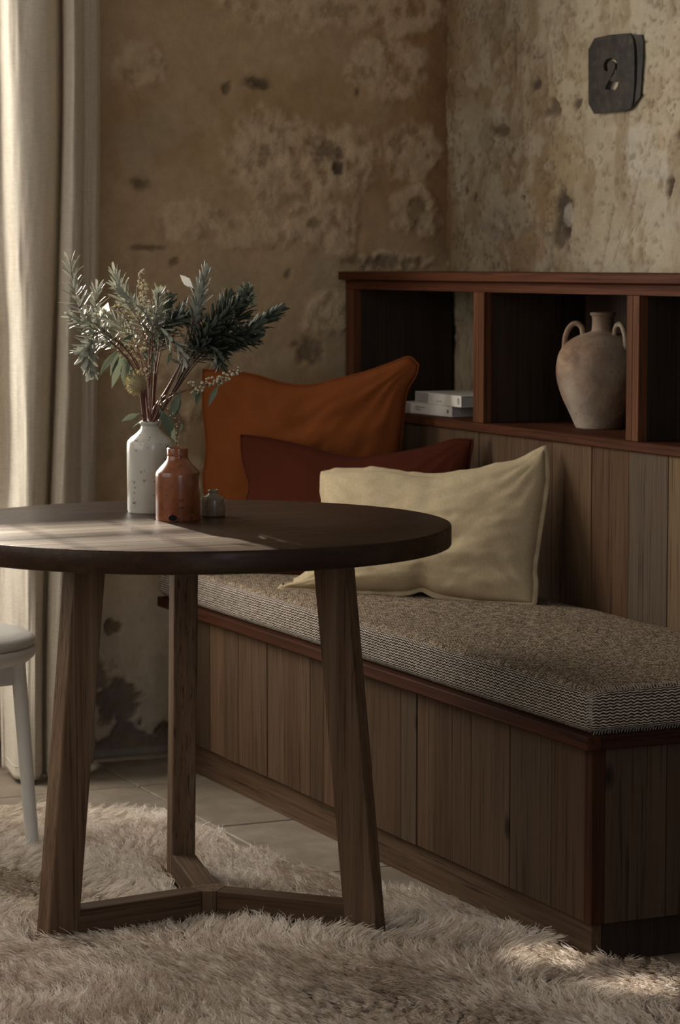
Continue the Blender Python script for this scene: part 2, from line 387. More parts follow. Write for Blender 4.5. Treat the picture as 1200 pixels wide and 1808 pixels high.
def right_wall(x, z):
    q = np.stack([x, z, 0*x+4], -1)
    off = (fbm(q*3+8, 3)-.5)*.02 + (fbm(q*13, 4, .55)-.5)*.006
    c = np.tile(np.array([.430, .355, .250]), (len(x), 1))
    n = fbm(q*5+2, 5, .6); c = lerp(c, (.300, .215, .120), sstep(.45, .66, n)*.7)
    c = lerp(c, (.455, .395, .285), sstep(.48, .64, fbm(q*[4, 6, 1]+60, 4, .6))*.65)
    c = lerp(c, (.470, .430, .345), sstep(.55, 1.15, x)*sstep(.40, .60, fbm(q*6+90, 4))*.6)
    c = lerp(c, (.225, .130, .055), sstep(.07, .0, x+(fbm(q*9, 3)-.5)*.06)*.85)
    # troweled horizontal patches of differing lime, with crisp edges
    for (cx, cz, rx, rz, s, colr, k) in ((.40, 1.225, .10, .05, 1, (.36, .225, .13), .7), (.33, 1.29, .12, .04, 2, (.255, .215, .175), .55), (.50, 1.335, .07, .06, 3, (.365, .25, .14), .6),
                                      (.62, 1.43, .12, .06, 4, (.40, .31, .19), .7), (.93, 1.45, .07, .05, 5, (.52, .48, .40), .8), (1.02, 1.41, .05, .04, 6, (.54, .50, .43), .7), (.25, 1.50, .09, .05, 7, (.27, .22, .16), .5),
                                      (.58, 1.60, .14, .06, 8, (.42, .33, .21), .5), (.85, 1.76, .1, .05, 9, (.48, .42, .31), .6), (.30, 1.64, .06, .08, 10, (.33, .23, .12), .5), (.82, 1.21, .15, .04, 11, (.46, .40, .30), .5),
                                      (1.03, 1.46, .02, .02, 12, (.40, .24, .12), .7)):
        m = blob(x, z, cx, cz, rx, rz, .85, 15, s+100, .16); c = lerp(c, colr, m*k); off += m*.0025*(1 if s % 2 else -1)
    rel = np.full(len(x), .16)
    st = fbm(q*[14, 5, 1]+210, 5, .65); c = lerp(c, (.26, .185, .105), sstep(.52, .66, st)*.55)
    st = fbm(q*[7, 9, 1]+310, 5, .7); c = lerp(c, (.50, .44, .33), sstep(.53, .60, st)*.55); off += sstep(.53, .56, st)*.002
    ck = np.abs(fbm(q*[11, 9, 1]+410, 5, .66)-.5); cm = sstep(.012, .003, ck)*sstep(.44, .55, fbm(q*6+510, 3)); off -= cm*.003; c = lerp(c, (.17, .12, .075), cm*.7)
    # pits, gouges and scratches
    pit = .5*sstep(.62, .70, fbm(q*[34, 40, 1]+11, 5, .66))*sstep(.47, .62, fbm(q*[6, 5, 1]+140, 3)); off -= pit*.008; c = lerp(c, (.145, .10, .062), pit*.7); rel = np.maximum(rel, pit)
    pit = sstep(.655, .70, fbm(q*[55, 60, 1]+23, 3, .6)); off -= pit*.003; c = lerp(c, (.19, .14, .09), pit*.5)
    for (cx, cz, rx, rz, s, k) in ((.60, 1.315, .035, .055, 61, .8), (.585, 1.265, .05, .03, 62, .6), (1.06, 1.37, .014, .022, 63, .9), (.46, 1.62, .02, .012, 64, .7), (.55, 1.56, .03, .02, 65, .5), (.66, 1.565, .025, .012, 66, .7),
                                (.29, 1.52, .04, .012, 67, .5), (.35, 1.70, .006, .06, 68, .5), (.54, 1.645, .004, .03, 69, .5), (.10, 1.38, .01, .012, 70, .8), (.15, 1.36, .012, .008, 71, .7), (.41, 1.355, .012, .006, 72, .8), (1.10, 1.47, .012, .01, 73, .8)):
        m = blob(x, z, cx, cz, rx, rz, 1.1, 50, s, .35); off -= m*.008; c = lerp(c, (.10, .073, .053), m*np.minimum(1, k*1.2)); rel = np.maximum(rel, m)
    m = blob(x, z, .615, 1.31, .03, .03, .6, 45, 75); c = lerp(c, (.50, .44, .37), m*.8)
    for (xa, za, xb, zb) in ((.83, 1.20, .93, 1.37), (.92, 1.27, .96, 1.33), (.78, 1.18, .82, 1.31), (.89, 1.255, .935, 1.30)):
        t = np.clip(((x-xa)*(xb-xa)+(z-za)*(zb-za))/((xb-xa)**2+(zb-za)**2), 0, 1); d = np.hypot(x-xa-t*(xb-xa), z-za-t*(zb-za)); m = sstep(.0035, .0012, d); off -= m*.002; c = lerp(c, (.20, .15, .10), m*.6)
    pm = sstep(.15, .11, np.hypot((x-.825)*1.0, z-1.62)); off = off*(1-pm); c = lerp(c, (.56, .49, .375), sstep(.06, .04, np.hypot(x-.825, z-1.62)))  # wall flattened behind the plate; lit tone painted in behind the numeral
    return off, c, rel

JAMB = -.467
ys = np.concatenate([np.arange(JAMB, .82, .0055)]); zs_ = np.concatenate([np.arange(-.01, 2.05, .0055), np.arange(2.06, 2.71, .02)])
def pad(a): return a
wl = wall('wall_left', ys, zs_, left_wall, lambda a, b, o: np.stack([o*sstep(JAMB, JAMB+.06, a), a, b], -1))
def plainwall(name, pts):
    me = mesh(name, pts, [tuple(range(len(pts)))]); at = me.attributes.new('paint', 'FLOAT_COLOR', 'POINT')
    at.data.foreach_set('color', np.tile(np.array([.33, .25, .16, 1.0], np.float32), len(pts)))
    o = put(name, me, M_wall, smooth=False); o['kind'] = 'structure'; return o
# the window opening in the same wall lies further out, beyond the curtain
SUN_CUT_Z = .742 + 1.60*math.tan(math.radians(SUN_EL))
def wallpiece(y0, y1, z0, z1):
    return [(0, y0, z0), (0, y1, z0), (0, y1, z1), (0, y0, z1), (-.35, y0, z0), (-.35, y1, z0), (-.35, y1, z1), (-.35, y0, z1)]
def struct_box(name, x0, x1, y0, y1, z0, z1, m=None):
    me = fin(box_bm(x0, x1, y0, y1, z0, z1, 0), name); at = me.attributes.new('paint', 'FLOAT_COLOR', 'POINT')
    at.data.foreach_set('color', np.tile(np.array([.33, .25, .16, 1.0], np.float32), len(me.vertices)))
    o = put(name, me, m or M_wall, smooth=False); o['kind'] = 'structure'; return o
struct_box('wall_left.001', -1.00, -.85, -3.2, .6, -.3, SUN_CUT_Z+.85*math.tan(math.radians(SUN_EL)))       # unseen yard wall, added outside to cut off the low sun
struct_box('wall_left.002', -.35, 0, -1.80, JAMB, 2.30, 2.70)       # lintel
struct_box('wall_left.003', -.35, 0, -3.60, -1.80, -.01, 2.70)
struct_box('wall_left.004', -.35, -.03, JAMB, 1.1, -.01, 2.70)        # body of the wall behind its plaster face
M_frame = plain('painted_window_frame', (.50, .47, .41), .5, .3)
win = thing('window', 'x', 'x'); del win['label']; del win['category']; win.name = 'window_1'; win['kind'] = 'structure'
for (y0, y1, z0, z1) in ((-1.80, -1.74, 0.0, 2.30), (-.472, -.462, 0.0, 2.30), (-1.74, -.472, 2.24, 2.30)):
    o = put('window_frame', fin(box_bm(-.22, -.17, y0, y1, z0, z1, .003)), M_frame, win, smooth=False)
for y in (-.628, -.80, -1.05, -1.30, -1.55): put('glazing_bar', fin(box_bm(-.205, -.185, y-.0045, y+.0045, 0.0, 2.24, .003)), M_frame, win, smooth=False)
for z in (.45, .90, 1.35, 1.80): put('glazing_bar', fin(box_bm(-.204, -.186, -1.74, -.472, z-.007, z+.007, .002)), M_frame, win, smooth=False)
xs = np.concatenate([np.arange(-.03, 1.9, .0055), np.arange(1.91, 2.61, .02)]); z2 = np.concatenate([np.arange(-.01, .99, .025), np.arange(1.0, 1.95, .0055), np.arange(1.96, 2.71, .02)])
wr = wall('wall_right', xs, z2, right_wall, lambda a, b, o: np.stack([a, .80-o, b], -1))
struct_box('wall_right.001', -.35, 2.6, .84, 1.1, -.01, 2.70)

# ================================================================== FLOOR
t = NT('grout'); M_grout = t.fin(t.mix(t.noise(t.coord(), 60, 4), (.62, .55, .45), (.50, .44, .36)), .95, .1)
t = NT('stone_tile'); c = t.coord(); sd = t.attr('tint')
n1 = t.noise(c, 9, 5, .6, .4); n2 = t.noise(c, 70, 4, .6); n3 = t.noise(c, 3, 3, .5)
cc = t.ramp(n1, [(.3, (.190, .152, .110)), (.5, (.245, .20, .148)), (.7, (.30, .25, .19))])
cc = t.mix(t.ramp(n2, [(.3, .5), (.5, 0.0)]), cc, t.mix(1.0, cc, (.75, .72, .68), 'MULTIPLY'))
cc = t.mix(sd, cc, t.mix(1.0, cc, (.80, .79, .77), 'MULTIPLY')); t.bump(t.math('ADD', n2, n1), .25, .003)
M_tile = t.fin(cc, t.ramp(n3, [(.3, .5), (.7, .72)]), .35)
me = mesh('floor', [(-.03, -3.6, -.012), (7.2, -3.6, -.012), (7.2, .84, -.012), (-.03, .84, -.012), (-.03, -3.6, -.2), (7.2, -3.6, -.2), (7.2, .84, -.2), (-.03, .84, -.2)],
          [(0, 1, 2, 3), (7, 6, 5, 4), (0, 4, 5, 1), (1, 5, 6, 2), (2, 6, 7, 3), (3, 7, 4, 0)])
floor = put('floor', me, M_grout, smooth=False); floor['kind'] = 'structure'
bm = box_bm(-.2375, .2375, -.2375, .2375, -.016, 0, .003, 1); tile_me = fin(bm, 'tile')
tile_me.materials.append(M_tile)
# the joints come out at x = 0.368 + 0.48 k, y = -0.178 + 0.48 k
for i in range(-1, 8):
    for j in range(-6, 2):
        cx, cy = .368+.48*i+.24, -.178+.48*j+.24
        x0, x1, y0, y1 = max(cx-.2375, .0), cx+.2375, cy-.2375, min(cy+.2375, .79)
        if x1 < .05 or y1 < -2.7: continue
        if y0 > .05 and x1 < 2.1: continue                     # under the bench
        if x0 > cx-.2375+1e-6 or y1 < cy+.2375-1e-6:
            o = box('tile', M_tile, floor, x0, x1, y0, y1, -.016, 0, .003, 1)
        else:
            o = put('tile', tile_me, M_tile, floor, smooth=False); o.location = (cx, cy, rnd.uniform(-.0006, .0006))
        o['tint'] = rnd.random()

# ================================================================== BENCH
bench = thing('bench', 'built-in wooden bench of upright reclaimed boards along the wall', 'bench', (1.15, .25, 0))
bench.location = (0, 0, 0)
def board(name, mat, par, x0, x1, y0, y1, z0, z1, tint, bright=0.0, bev=.0009):
    return box(name, mat, par, x0, x1, y0, y1, z0, z1, bev, 1, tint=tint, seed=rnd.uniform(0, 50), bright=bright)
JX = [.15, .235, .32, .4065, .4943, .5820, .6615, .7450, .8356, .9300, .9795, 1.0492, 1.155, 1.275, 1.4155, 1.4840, 1.5606, 1.7102, 1.8606, 2.0121, 2.130]
TI = [.3, .5, .28, .5, .33, .42, .38, .33, .45, .33, .36, .48, .33, .38, .2, .38, .45, .35, .25, .45]
BRT = [-.35, -.25, -.3, .10, -.05, .05, -.05, .0, -.05, .02, -.08, 0, -.05, 0, .12, .02, -.12, .10, -.05, -.10]
for k in range(len(JX)-1):
    d = rnd.uniform(-.0012, .0012)
    board('plank', M_board, bench, JX[k]+.0006, JX[k+1]-.0006, -.015+d, .008, .075, .382, TI[k], BRT[k])
board('corner_post', M_trim_z, bench, 2.1306, 2.156, -.0155, .010, .075, .382, 0, -.5)
YJ = [.010, .132, .27, .40, .53, .66, .79]
for k in range(len(YJ)-1):
    board('plank', M_board, bench, 2.132, 2.1555+rnd.uniform(-.001, .001), YJ[k]+.0006, YJ[k+1]-.0006, .075, .382, rnd.choice([.25, .35, .15]), rnd.uniform(-.2, -.05))
board('end_panel', M_board, bench, .150, .168, .010, .79, .0, .382, .3, -.2)
board('plinth', M_plinth, bench, .15, 2.131, 0, .02, 0, .075, 0)
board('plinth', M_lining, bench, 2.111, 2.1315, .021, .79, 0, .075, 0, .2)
board('seat_edge', M_trim, bench, .133, 2.181, -.040, -.012, .3815, .405, 0, -.38, .002)
board('seat_edge', M_trim_y, bench, 2.150, 2.181, -.0115, .79, .3815, .405, 0, -.45, .002)
board('seat_board', M_plinth, bench, .14, 2.149, -.0115, .515, .3825, .4045, 0)

# seat cushion
t = NT('chunky_weave'); uvn = t.n('ShaderNodeUVMap', {'uv_map': 'weave'}).outputs[0]
sp = t.n('ShaderNodeSeparateXYZ', None, i0=uvn); u_, v_ = sp.outputs[0], sp.outputs[1]
side = t.math('GREATER_THAN', v_, 3.0)
jn = t.noise(t.coord((60, 60, 60)), 1, 2, .5)
wav = t.math('PINGPONG', t.math('ADD', u_, t.math('MULTIPLY', jn, .004)), .0068)
wav = t.math('MULTIPLY', wav, .36)
rowv = t.math('DIVIDE', t.math('ADD', t.math('ADD', v_, wav), t.math('MULTIPLY', jn, .0022)), .0054)
fr = t.math('FRACT', rowv)
ln = t.math('SUBTRACT', 1.0, t.math('MULTIPLY', t.math('ABSOLUTE', t.math('SUBTRACT', fr, .5)), 2.0))
br = t.noise(t.coord((150, 150, 260)), 1, 2, .5)
line = t.ramp(t.math('ADD', ln, t.math('MULTIPLY', t.math('SUBTRACT', br, .5), .9)), [(.52, 0.0), (.70, 1.0)])
vo = t.n('ShaderNodeTexVoronoi', None, Vector=t.coord((330, 210, 200)), Scale=1.0)
flk = t.math('ADD', t.math('MULTIPLY', vo.outputs['Distance'], .9), t.math('MULTIPLY', t.noise(t.coord((70, 70, 70)), 1, 3, .6), .8))
top_l = t.ramp(flk, [(.70, 1.0), (.90, 0.0)])
fac = t.mix(side, t.mix(.35, top_l, line), line)
lg = t.noise(t.coord(), 6, 3, .5)
cc = t.mix(fac, (.036, .022, .015), (.56, .49, .41))
cc = t.mix(side, t.mix(1.0, cc, (1.0, .90, .76), 'MULTIPLY'), cc)
t.bump(fac, .6, .003)
M_weave = t.fin(cc, .95, .12)
sc = thing('seat_cushion', 'long brown and cream herringbone bench cushion on the wooden bench', 'cushion')
cover = put('cushion_cover', rounded_box(.105, 2.165, -.030, .498, .405, .484, .020, .02, .006, .003), M_weave, sc)
t = NT('stitch'); uv = t.coord()
M_thread = t.fin(t.mix(t.noise(uv, 90, 2), (.42, .37, .32), (.30, .26, .22)), .9, .1)
def stitches(P, d, n):
    """small blanket stitches crossing a seam"""
    P = np.array(P); out = []
    for k in range(n):
        a = P[0]+(P[1]-P[0])*(k+.5)/n + np.array([rnd.uniform(-.0006, .0006) for _ in range(3)])
        q = np.array(d); out.append((np.array([a-q, a+np.array([.0012, -.0006, .0014]), a+q]), .00075))
    return tube_mesh(out, 5)
put('piping', stitches([(2.1615, -.012, .482), (2.1615, .49, .484)], (.0035, 0, -.0035), 92), M_thread, cover)
put('piping', stitches([(2.160, -.0245, .416), (2.160, -.0245, .474)], (.003, .004, 0), 11), M_thread, cover)
put('piping', stitches([(2.163, -.02, .4085), (2.163, .49, .4085)], (.002, 0, .003), 92), M_thread, cover)

# ================================================================== SHELF UNIT
unit = thing('shelf_unit', 'dark red hardwood shelf unit with open cubbies and a boarded back above the bench', 'shelf')
YF = .513
board('top_board', M_trim, unit, .008, 2.16, .493, .79, 1.1575, 1.178, 0, 0, .0025)
board('rail', M_trim, unit, .010, 2.14, YF, YF+.022, 1.134, 1.1560, 0, .05)
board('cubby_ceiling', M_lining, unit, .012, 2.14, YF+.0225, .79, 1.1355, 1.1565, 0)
board('shelf_board', M_trim, unit, .010, 2.14, .508, .79, .8195, .8400, 0, -.05, .002)
for (a, b) in ((.010, .032), (.0325, .055), (.6985, .7235), (.724, .748), (1.3685, 1.392), (1.3925, 1.4165), (2.09, 2.115), (2.1155, 2.14)):
    board('upright', M_trim_z, unit, a, b, YF+.0005, YF+.022, .8402, 1.1338, 0, rnd.uniform(-.1, .1))
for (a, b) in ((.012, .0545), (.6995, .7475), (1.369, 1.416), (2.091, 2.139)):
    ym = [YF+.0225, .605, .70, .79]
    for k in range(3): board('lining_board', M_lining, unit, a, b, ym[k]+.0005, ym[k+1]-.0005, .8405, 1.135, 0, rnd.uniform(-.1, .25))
for (a, b) in ((.7485, .90), (.9005, 1.06), (1.0605, 1.2), (1.2005, 1.368), (1.417, 1.60), (1.6005, 1.80), (1.8005, 2.09)): board('shade_back_board', M_lining, unit, a, b, .775, .789, .8405, 1.135, 0, .45)  # dark boards added over the plaster, standing in for shade at the back
board('end_panel', M_board, unit, 2.1405, 2.156, YF+.002, .79, .4065, 1.156, .35, -.1)
BX = [.03, .15, .29, .43, .58, .7202, .8900, 1.0599, 1.2261, 1.3746, 1.5265, 1.68, 1.83, 1.98, 2.135]
BT = [.3, .35, .2, .4, .3, .35, .4, .80, .62, .03, 1.0, .4, .2, .6]
BB = [0, 0, 0, 0, 0, -.05, 0, -.1, .05, .15, .15, 0, 0, 0]
for k in range(len(BX)-1):
    d = rnd.uniform(-.001, .001)
    board('plank', M_board, unit, BX[k]+.0006, BX[k+1]-.0006, .518+d, .537, .4065, .8190, BT[k], BB[k])

# ================================================================== NUMBER PLATE
def zoompx(a): return [(1020+x/9.23, 40+y/9.23) for x, y in a]
plate_px = zoompx([(208, 440), (240, 380), (305, 258), (560, 205), (860, 178), (905, 270), (925, 420), (930, 700), (925, 1000), (905, 1290), (870, 1390), (780, 1440), (300, 1485), (210, 1325)])
two_px = zoompx([(500, 800), (470, 790), (448, 735), (455, 660), (495, 595), (570, 572), (638, 604), (674, 680), (662, 770), (610, 850), (556, 925), (578, 958), (634, 966), (688, 950), (670, 1040), (630, 1106), (575, 1100), (472, 1096), (484, 1045), (530, 950), (588, 840), (628, 745), (630, 672), (592, 632), (545, 632), (512, 680), (520, 735), (528, 785)])
PY = .789
cu = bpy.data.curves.new('plate', 'CURVE'); cu.dimensions = '2D'; cu.fill_mode = 'BOTH'; cu.extrude = .0016; cu.bevel_depth = .0006
for px in (plate_px, two_px):
    sp_ = cu.splines.new('POLY'); sp_.points.add(len(px)-1); sp_.use_cyclic_u = True
    for p, q in zip(sp_.points, px):
        w = ony(q[0], q[1], PY); p.co = (w[0], w[2], 0, 1)
tmp = bpy.data.objects.new('tmp', cu); COL.objects.link(tmp)
dg = bpy.context.evaluated_depsgraph_get(); me = bpy.data.meshes.new_from_object(tmp.evaluated_get(dg)); bpy.data.objects.remove(tmp)
co = np.zeros(len(me.vertices)*3, np.float32); me.vertices.foreach_get('co', co); co = co.reshape(-1, 3)
co2 = np.stack([co[:, 0], PY - co[:, 2] - .004 + .004*sstep(.83, .90, co[:, 0]), co[:, 1]], -1); me.vertices.foreach_set('co', co2.astype(np.float32).ravel()); me.update()
t = NT('blackened_iron'); n = t.noise(t.coord(), 45, 5, .6); n2 = t.noise(t.coord(), 9, 3, .5)
cc = t.ramp(n, [(.3, (.020, .017, .015)), (.55, (.040, .034, .028)), (.75, (.080, .066, .052))]); cc = t.mix(t.ramp(n2, [(.5, 0.0), (.7, .5)]), cc, (.085, .065, .045))
t.bump(n, .3, .002); M_iron = t.fin(cc, .62, .3, Metallic=.2)
plate = thing('number_plate', 'small dark eight-sided metal plate with a cut-out numeral 2 on the wall', 'sign')
put('plate', me, M_iron, plate, smooth=False)
fl = zoompx([(870, 200), (1005, 195), (1035, 300), (1030, 560), (1000, 1000), (985, 1215), (930, 1310), (880, 1380)])
P = [ony(x, y, PY+.0015) for x, y in fl]; n_ = len(P)
V = [(p[0], p[1]+.004*(i in (1, 2, 3, 4, 5)), p[2]) for i, p in enumerate(P)]; V += [(x, y+.0025, z) for x, y, z in V]
put('folded_edge', mesh('flap', V, [tuple(range(n_))[::-1], tuple(range(n_, 2*n_))]+[(i, (i+1) % n_, n_+(i+1) % n_, n_+i) for i in range(n_)]), M_iron, plate, smooth=False)
nail = [tube_mesh([(np.array([(x, .815, z), (x, PY+.004, z)]), .002)], 8) for x, z in ((.745, 1.62), (.885, 1.69))]
for m_ in nail: put('nail', m_, M_iron, plate)

# ================================================================== BOOKS
M_paper = plain('page_block', (.50, .48, .47), .9, .1); M_cover = plain('white_card_cover', (.78, .74, .66), .5, .35); M_ink = plain('dark_print', (.05, .045, .04), .6, .3); M_rust = plain('brown_print', (.20, .12, .085), .6, .3)
M_grey = plain('grey_print', (.36, .34, .31), .6, .2)
def book(label, corner, ang, L, D, H, z, paint):
    b = thing('book', label, 'book', (corner[0], corner[1], z), ang, 'paperbacks lying on the shelf')
    # spine along -X from the near corner at the origin, page edges on the +X side
    box('cover', M_cover, b, -L, -.0005, 0, D, 0, .0016, .0005, 1); box('cover', M_cover, b, -L, -.0005, 0, D, H-.0016, H, .0005, 1)
    sp_ = box('spine', M_cover, b, -L, -.0005, -.0014, .0012, 0, H, .0007, 2)
    box('page_block', M_paper, b, -L+.004, -.002, .0012, D-.003, .0017, H-.0017, .0004, 1)
    paint(sp_, L, H); return b
def flat(name, mat, par, polys, y):
    V, F = [], []
    for p in polys:
        s = len(V); n = len(p); V += [(x, y, z) for x, z in p]+[(x, y+.0004, z) for x, z in p]; F.append(tuple(range(s, s+n))); F.append(tuple(range(s+2*n-1, s+n-1, -1)))
        F += [(s+(i+1) % n, s+i, s+n+i, s+n+(i+1) % n) for i in range(n)]
    return put(name, mesh(name, V, F), mat, par, smooth=False)
def ell(cx, cz, rx, rz, n=20): return [(cx+rx*math.cos(2*math.pi*k/n), cz+rz*math.sin(2*math.pi*k/n)) for k in range(n)]
def words(x, z, lens, h):
    out = []
    for L in lens:
        n = max(1, int(L/.0022))
        for k in range(n):
            xx = x+k*.0022; hh = h*rnd.choice([.7, .75, 1.0]); out += [[(xx, z), (xx+.0005, z), (xx+.0005, z+hh), (xx, z+hh)], [(xx, z+rnd.choice([0, .4, .8])*h*.7), (xx+.0015, z+.2*h), (xx+.0015, z+.35*h), (xx, z+.4*h)]]
        x += n*.0022+.0016
    return out
def paint_top(b, L, H):
    flat('print', M_grey, b, words(-L*.52, H*.28, [.012, .016], .0035), -.0018)
    flat('emblem', M_ink, b, [ell(-.0145, H*.50, .0045, H*.30)], -.0018); flat('emblem', M_cover, b, [ell(-.0145, H*.57, .0016, H*.11), ell(-.0140, H*.38, .0020, H*.10)], -.0021)
    flat('spine_band', M_grey, b, [[(-L+.002, .001), (-L*.715, .001), (-L*.70, H-.001), (-L+.002, H-.001)]], -.0017)
def paint_low(b, L, H):
    flat('print', M_ink, b, words(-L*.68, H*.60, [.010, .018, .016], .0034)+words(-L*.68, H*.36, [.006, .024], .0034), -.0018)
    flat('emblem', M_rust, b, [ell(-.0190, H*.50, .0042, H*.17, 12), [(-.0215, H*.28), (-.0165, H*.28), (-.0170, H*.36), (-.0210, H*.36)]], -.0018)
    flat('spine_band', M_grey, b, [[(-L+.002, .001), (-L*.775, .001), (-L*.765, H-.001), (-L+.002, H-.001)]], -.0017)
def onshelf(x, y, z): p = onz(x, y, z); return p
B1 = ony(797, 735.5, .555); B2 = ony(812, 716.5, .55)
book('white paperback with a brown emblem, lower of the two books on the shelf', (B1[0]+.004, .555), math.radians(4), .25, .145, .0255, .8402, paint_low)
book('white paperback with a dark oval emblem, upper of the two books on the shelf', (B2[0]+.012, .548), math.radians(-1), .25, .14, .0265, .8660, paint_top)

# ================================================================== JAR
t = NT('weathered_earthenware'); c = t.coord(); n1 = t.noise(c, 11, 6, .62, .5); n2 = t.noise(c, 120, 4, .6); n3 = t.noise(c, 4, 3, .5)
cc = t.ramp(n1, [(.30, (.085, .048, .032)), (.46, (.200, .118, .077)), (.58, (.29, .195, .130)), (.72, (.38, .30, .215))])
cc = t.mix(t.ramp(n3, [(.42, 0.0), (.62, .55)]), cc, (.40, .36, .30))
cc = t.mix(t.ramp(n2, [(.27, .9), (.37, 0.0)]), cc, (.10, .065, .05)); t.bump(t.math('ADD', n2, n1), .4, .003)
M_jar = t.fin(cc, .9, .15)
JC = (1.006, .6705, .840); k_ = .00122
jar = thing('amphora', 'weathered two-handled earthenware jar standing in the shelf cubby', 'jar', JC)
prof = [(0, .004), (.044, .002), (.054, .000), (.0585, .004), (.0655, .020), (.0745, .040), (.0870, .066), (.0965, .094), (.1010, .120), (.0995, .146), (.0930, .168), (.0780, .1865), (.0580, .2000), (.0360, .2075), (.0255, .2120), (.0238, .2200), (.0235, .2380), (.0245, .2440), (.0275, .2465), (.0280, .2500), (.0258, .2525), (.0215, .2515), (.0200, .244), (.0195, .212)]
put('body', lathe(smooth_prof(prof, 4), 64), M_jar, jar)
for dl, dt in ((-.94, -.34), (.50, .866)):
    dv = LAT*dl + TOW*dt
    pts = [dv*r_+UP*z_ for r_, z_ in ((.0860, .172), (.0840, .196), (.0780, .214), (.0680, .2255), (.0560, .2270), (.0470, .2180), (.0440, .2020))]
    put('handle', tube_mesh([(smooth_prof(pts, 5), .0060)], 10), M_jar, jar)

# ================================================================== PILLOWS
M_orange = cloth('orange_linen', (.205, .060, .017)); M_rusty = cloth('rust_linen', (.062, .0145, .007)); M_cream = cloth('oatmeal_linen', (.475, .38, .24), slub=.15)
def resample(P, n):
    P = smooth_prof(P, 8); d = np.r_[0, np.cumsum(np.linalg.norm(np.diff(P, axis=0), axis=1))]; s = np.linspace(0, d[-1], n)
    return np.stack([np.interp(s, d, P[:, k]) for k in range(P.shape[1])], -1)
def pillow(name, label, cat, mat, BL, BR, TRp, bot, right, top, left, T, seed, wr=.004, flange=0.0, group=None, back=.8):
    n = np.cross(BR-BL, TRp-BL); n /= np.linalg.norm(n)
    if n @ TOW < 0: n = -n
    W3 = lambda L: [onp(x, y, BL, n) for x, y in L]
    nu, nv = 72, 52
    b, r, t_, l = resample(W3(bot), nu), resample(W3(right), nv), resample(W3(top), nu), resample(W3(left), nv)   # bot,top go left to right; left,right go up
    u = np.linspace(0, 1, nu)[:, None, None]; v = np.linspace(0, 1, nv)[None, :, None]
    P = (1-v)*b[:, None]+v*t_[:, None]+(1-u)*l[None]+u*r[None]-((1-u)*(1-v)*b[0]+u*(1-v)*b[-1]+(1-u)*v*t_[0]+u*v*t_[-1])
    U, Vv = np.meshgrid(np.linspace(-1, 1, nu), np.linspace(-1, 1, nv), indexing='ij')
    h = (np.clip(1-np.abs(U)**2.6, 0, 1)*np.clip(1-np.abs(Vv)**2.6, 0, 1))**.55
    q = np.stack([U.ravel()*2, Vv.ravel()*2, np.full(U.size, seed*1.0)], -1)
    # creases that run out to the corners and puckers at the seams
    wrk = np.zeros(U.shape)
    for cu_, cv_ in ((-1, -1), (1, -1), (1, 1), (-1, 1)):
        ang = np.arctan2(Vv-cv_, (U-cu_)*1.4); rr = np.hypot(Vv-cv_, (U-cu_)*1.2)
        wrk += np.sin(ang*17+seed+cu_)*np.exp(-rr/.42)*sstep(0, .25, rr)
    edge = np.minimum(1-np.abs(U), 1-np.abs(Vv)); fold = fbm(q*[1.6, 2.6, 1]+5, 3)-.5
    puck = np.sin(U*34+fold.reshape(U.shape)*10)*np.exp(-(1-np.abs(Vv))/.12)*.35
    disp = (wrk+puck)*wr*sstep(.02, .16, edge) + (fold.reshape(U.shape))*wr*5*h
    F_ = P + n*(T*h+disp*1.0)[..., None]; Bk = P - n*(T*back*h-disp*.4)[..., None]
    V = np.vstack([F_.reshape(-1, 3), Bk.reshape(-1, 3)]); g = grid_faces(nu, nv); m = nu*nv
    me = np_mesh(name, V, np.vstack([g, g[:, ::-1]+m]))
    bm = bmesh.new(); bm.from_mesh(me); bmesh.ops.remove_doubles(bm, verts=bm.verts[:], dist=1e-5); bmesh.ops.recalc_face_normals(bm, faces=bm.faces[:]); bm.to_mesh(me); bm.free()
    root = thing(name, label, cat, tuple(BL), group=group); root.location = (0, 0, 0)
    cov = put('pillow_cover', me, mat, root)
    loop = np.vstack([b[:-1], r[:-1], t_[::-1][:-1], l[::-1][:-1]]); N = len(loop)
    if flange:
        cen = loop.mean(0); tang = np.roll(loop, -2, 0)-np.roll(loop, 2, 0); out = np.cross(tang, n); out /= np.linalg.norm(out, axis=1)[:, None]
        out *= np.sign(((loop-cen)*out).sum(1))[:, None]
        wv = (vnoise(np.stack([np.arange(N)*.35, 0*np.arange(N)+seed, 0*np.arange(N)], -1))-.5)
        o1 = loop+out*flange*(1+.35*wv)[:, None]+n*(wv*.008)[:, None]; th = n*.0012
        V = np.vstack([loop-out*.004+th, o1+th*.7, o1-th*.7, loop-out*.004-th]); k = np.arange(N); k2 = (k+1) % N
        Fq = np.vstack([np.stack([a*N+k, a*N+k2, b_*N+k2, b_*N+k], -1) for a, b_ in ((0, 1), (1, 2), (2, 3))])
        put('flange', np_mesh('flange', V, Fq), mat, cov)
    else:
        pl = np.vstack([loop, loop[:1]]); put('seam', tube_mesh([(pl, .0022)], 6), mat, cov)
    return root
zs0 = .4865
pillow('pillow', 'large orange linen pillow leaning in the corner beneath the shelf', 'pillow', M_orange, onz(366, 996, zs0), onz(702, 1002, zs0), ony(736, 638, .472),
       [(366, 996), (450, 1000), (600, 1004), (702, 1002)], [(702, 1002), (703, 900), (706, 800), (714, 722), (719, 690), (735, 662), (739, 644)],
       [(358, 652), (400, 654), (450, 662), (500, 676), (545, 680), (590, 670), (640, 658), (690, 641), (722, 630), (739, 644)], [(366, 996), (364, 900), (358, 845), (364, 790), (358, 720), (358, 652)], .047, 3, .005)
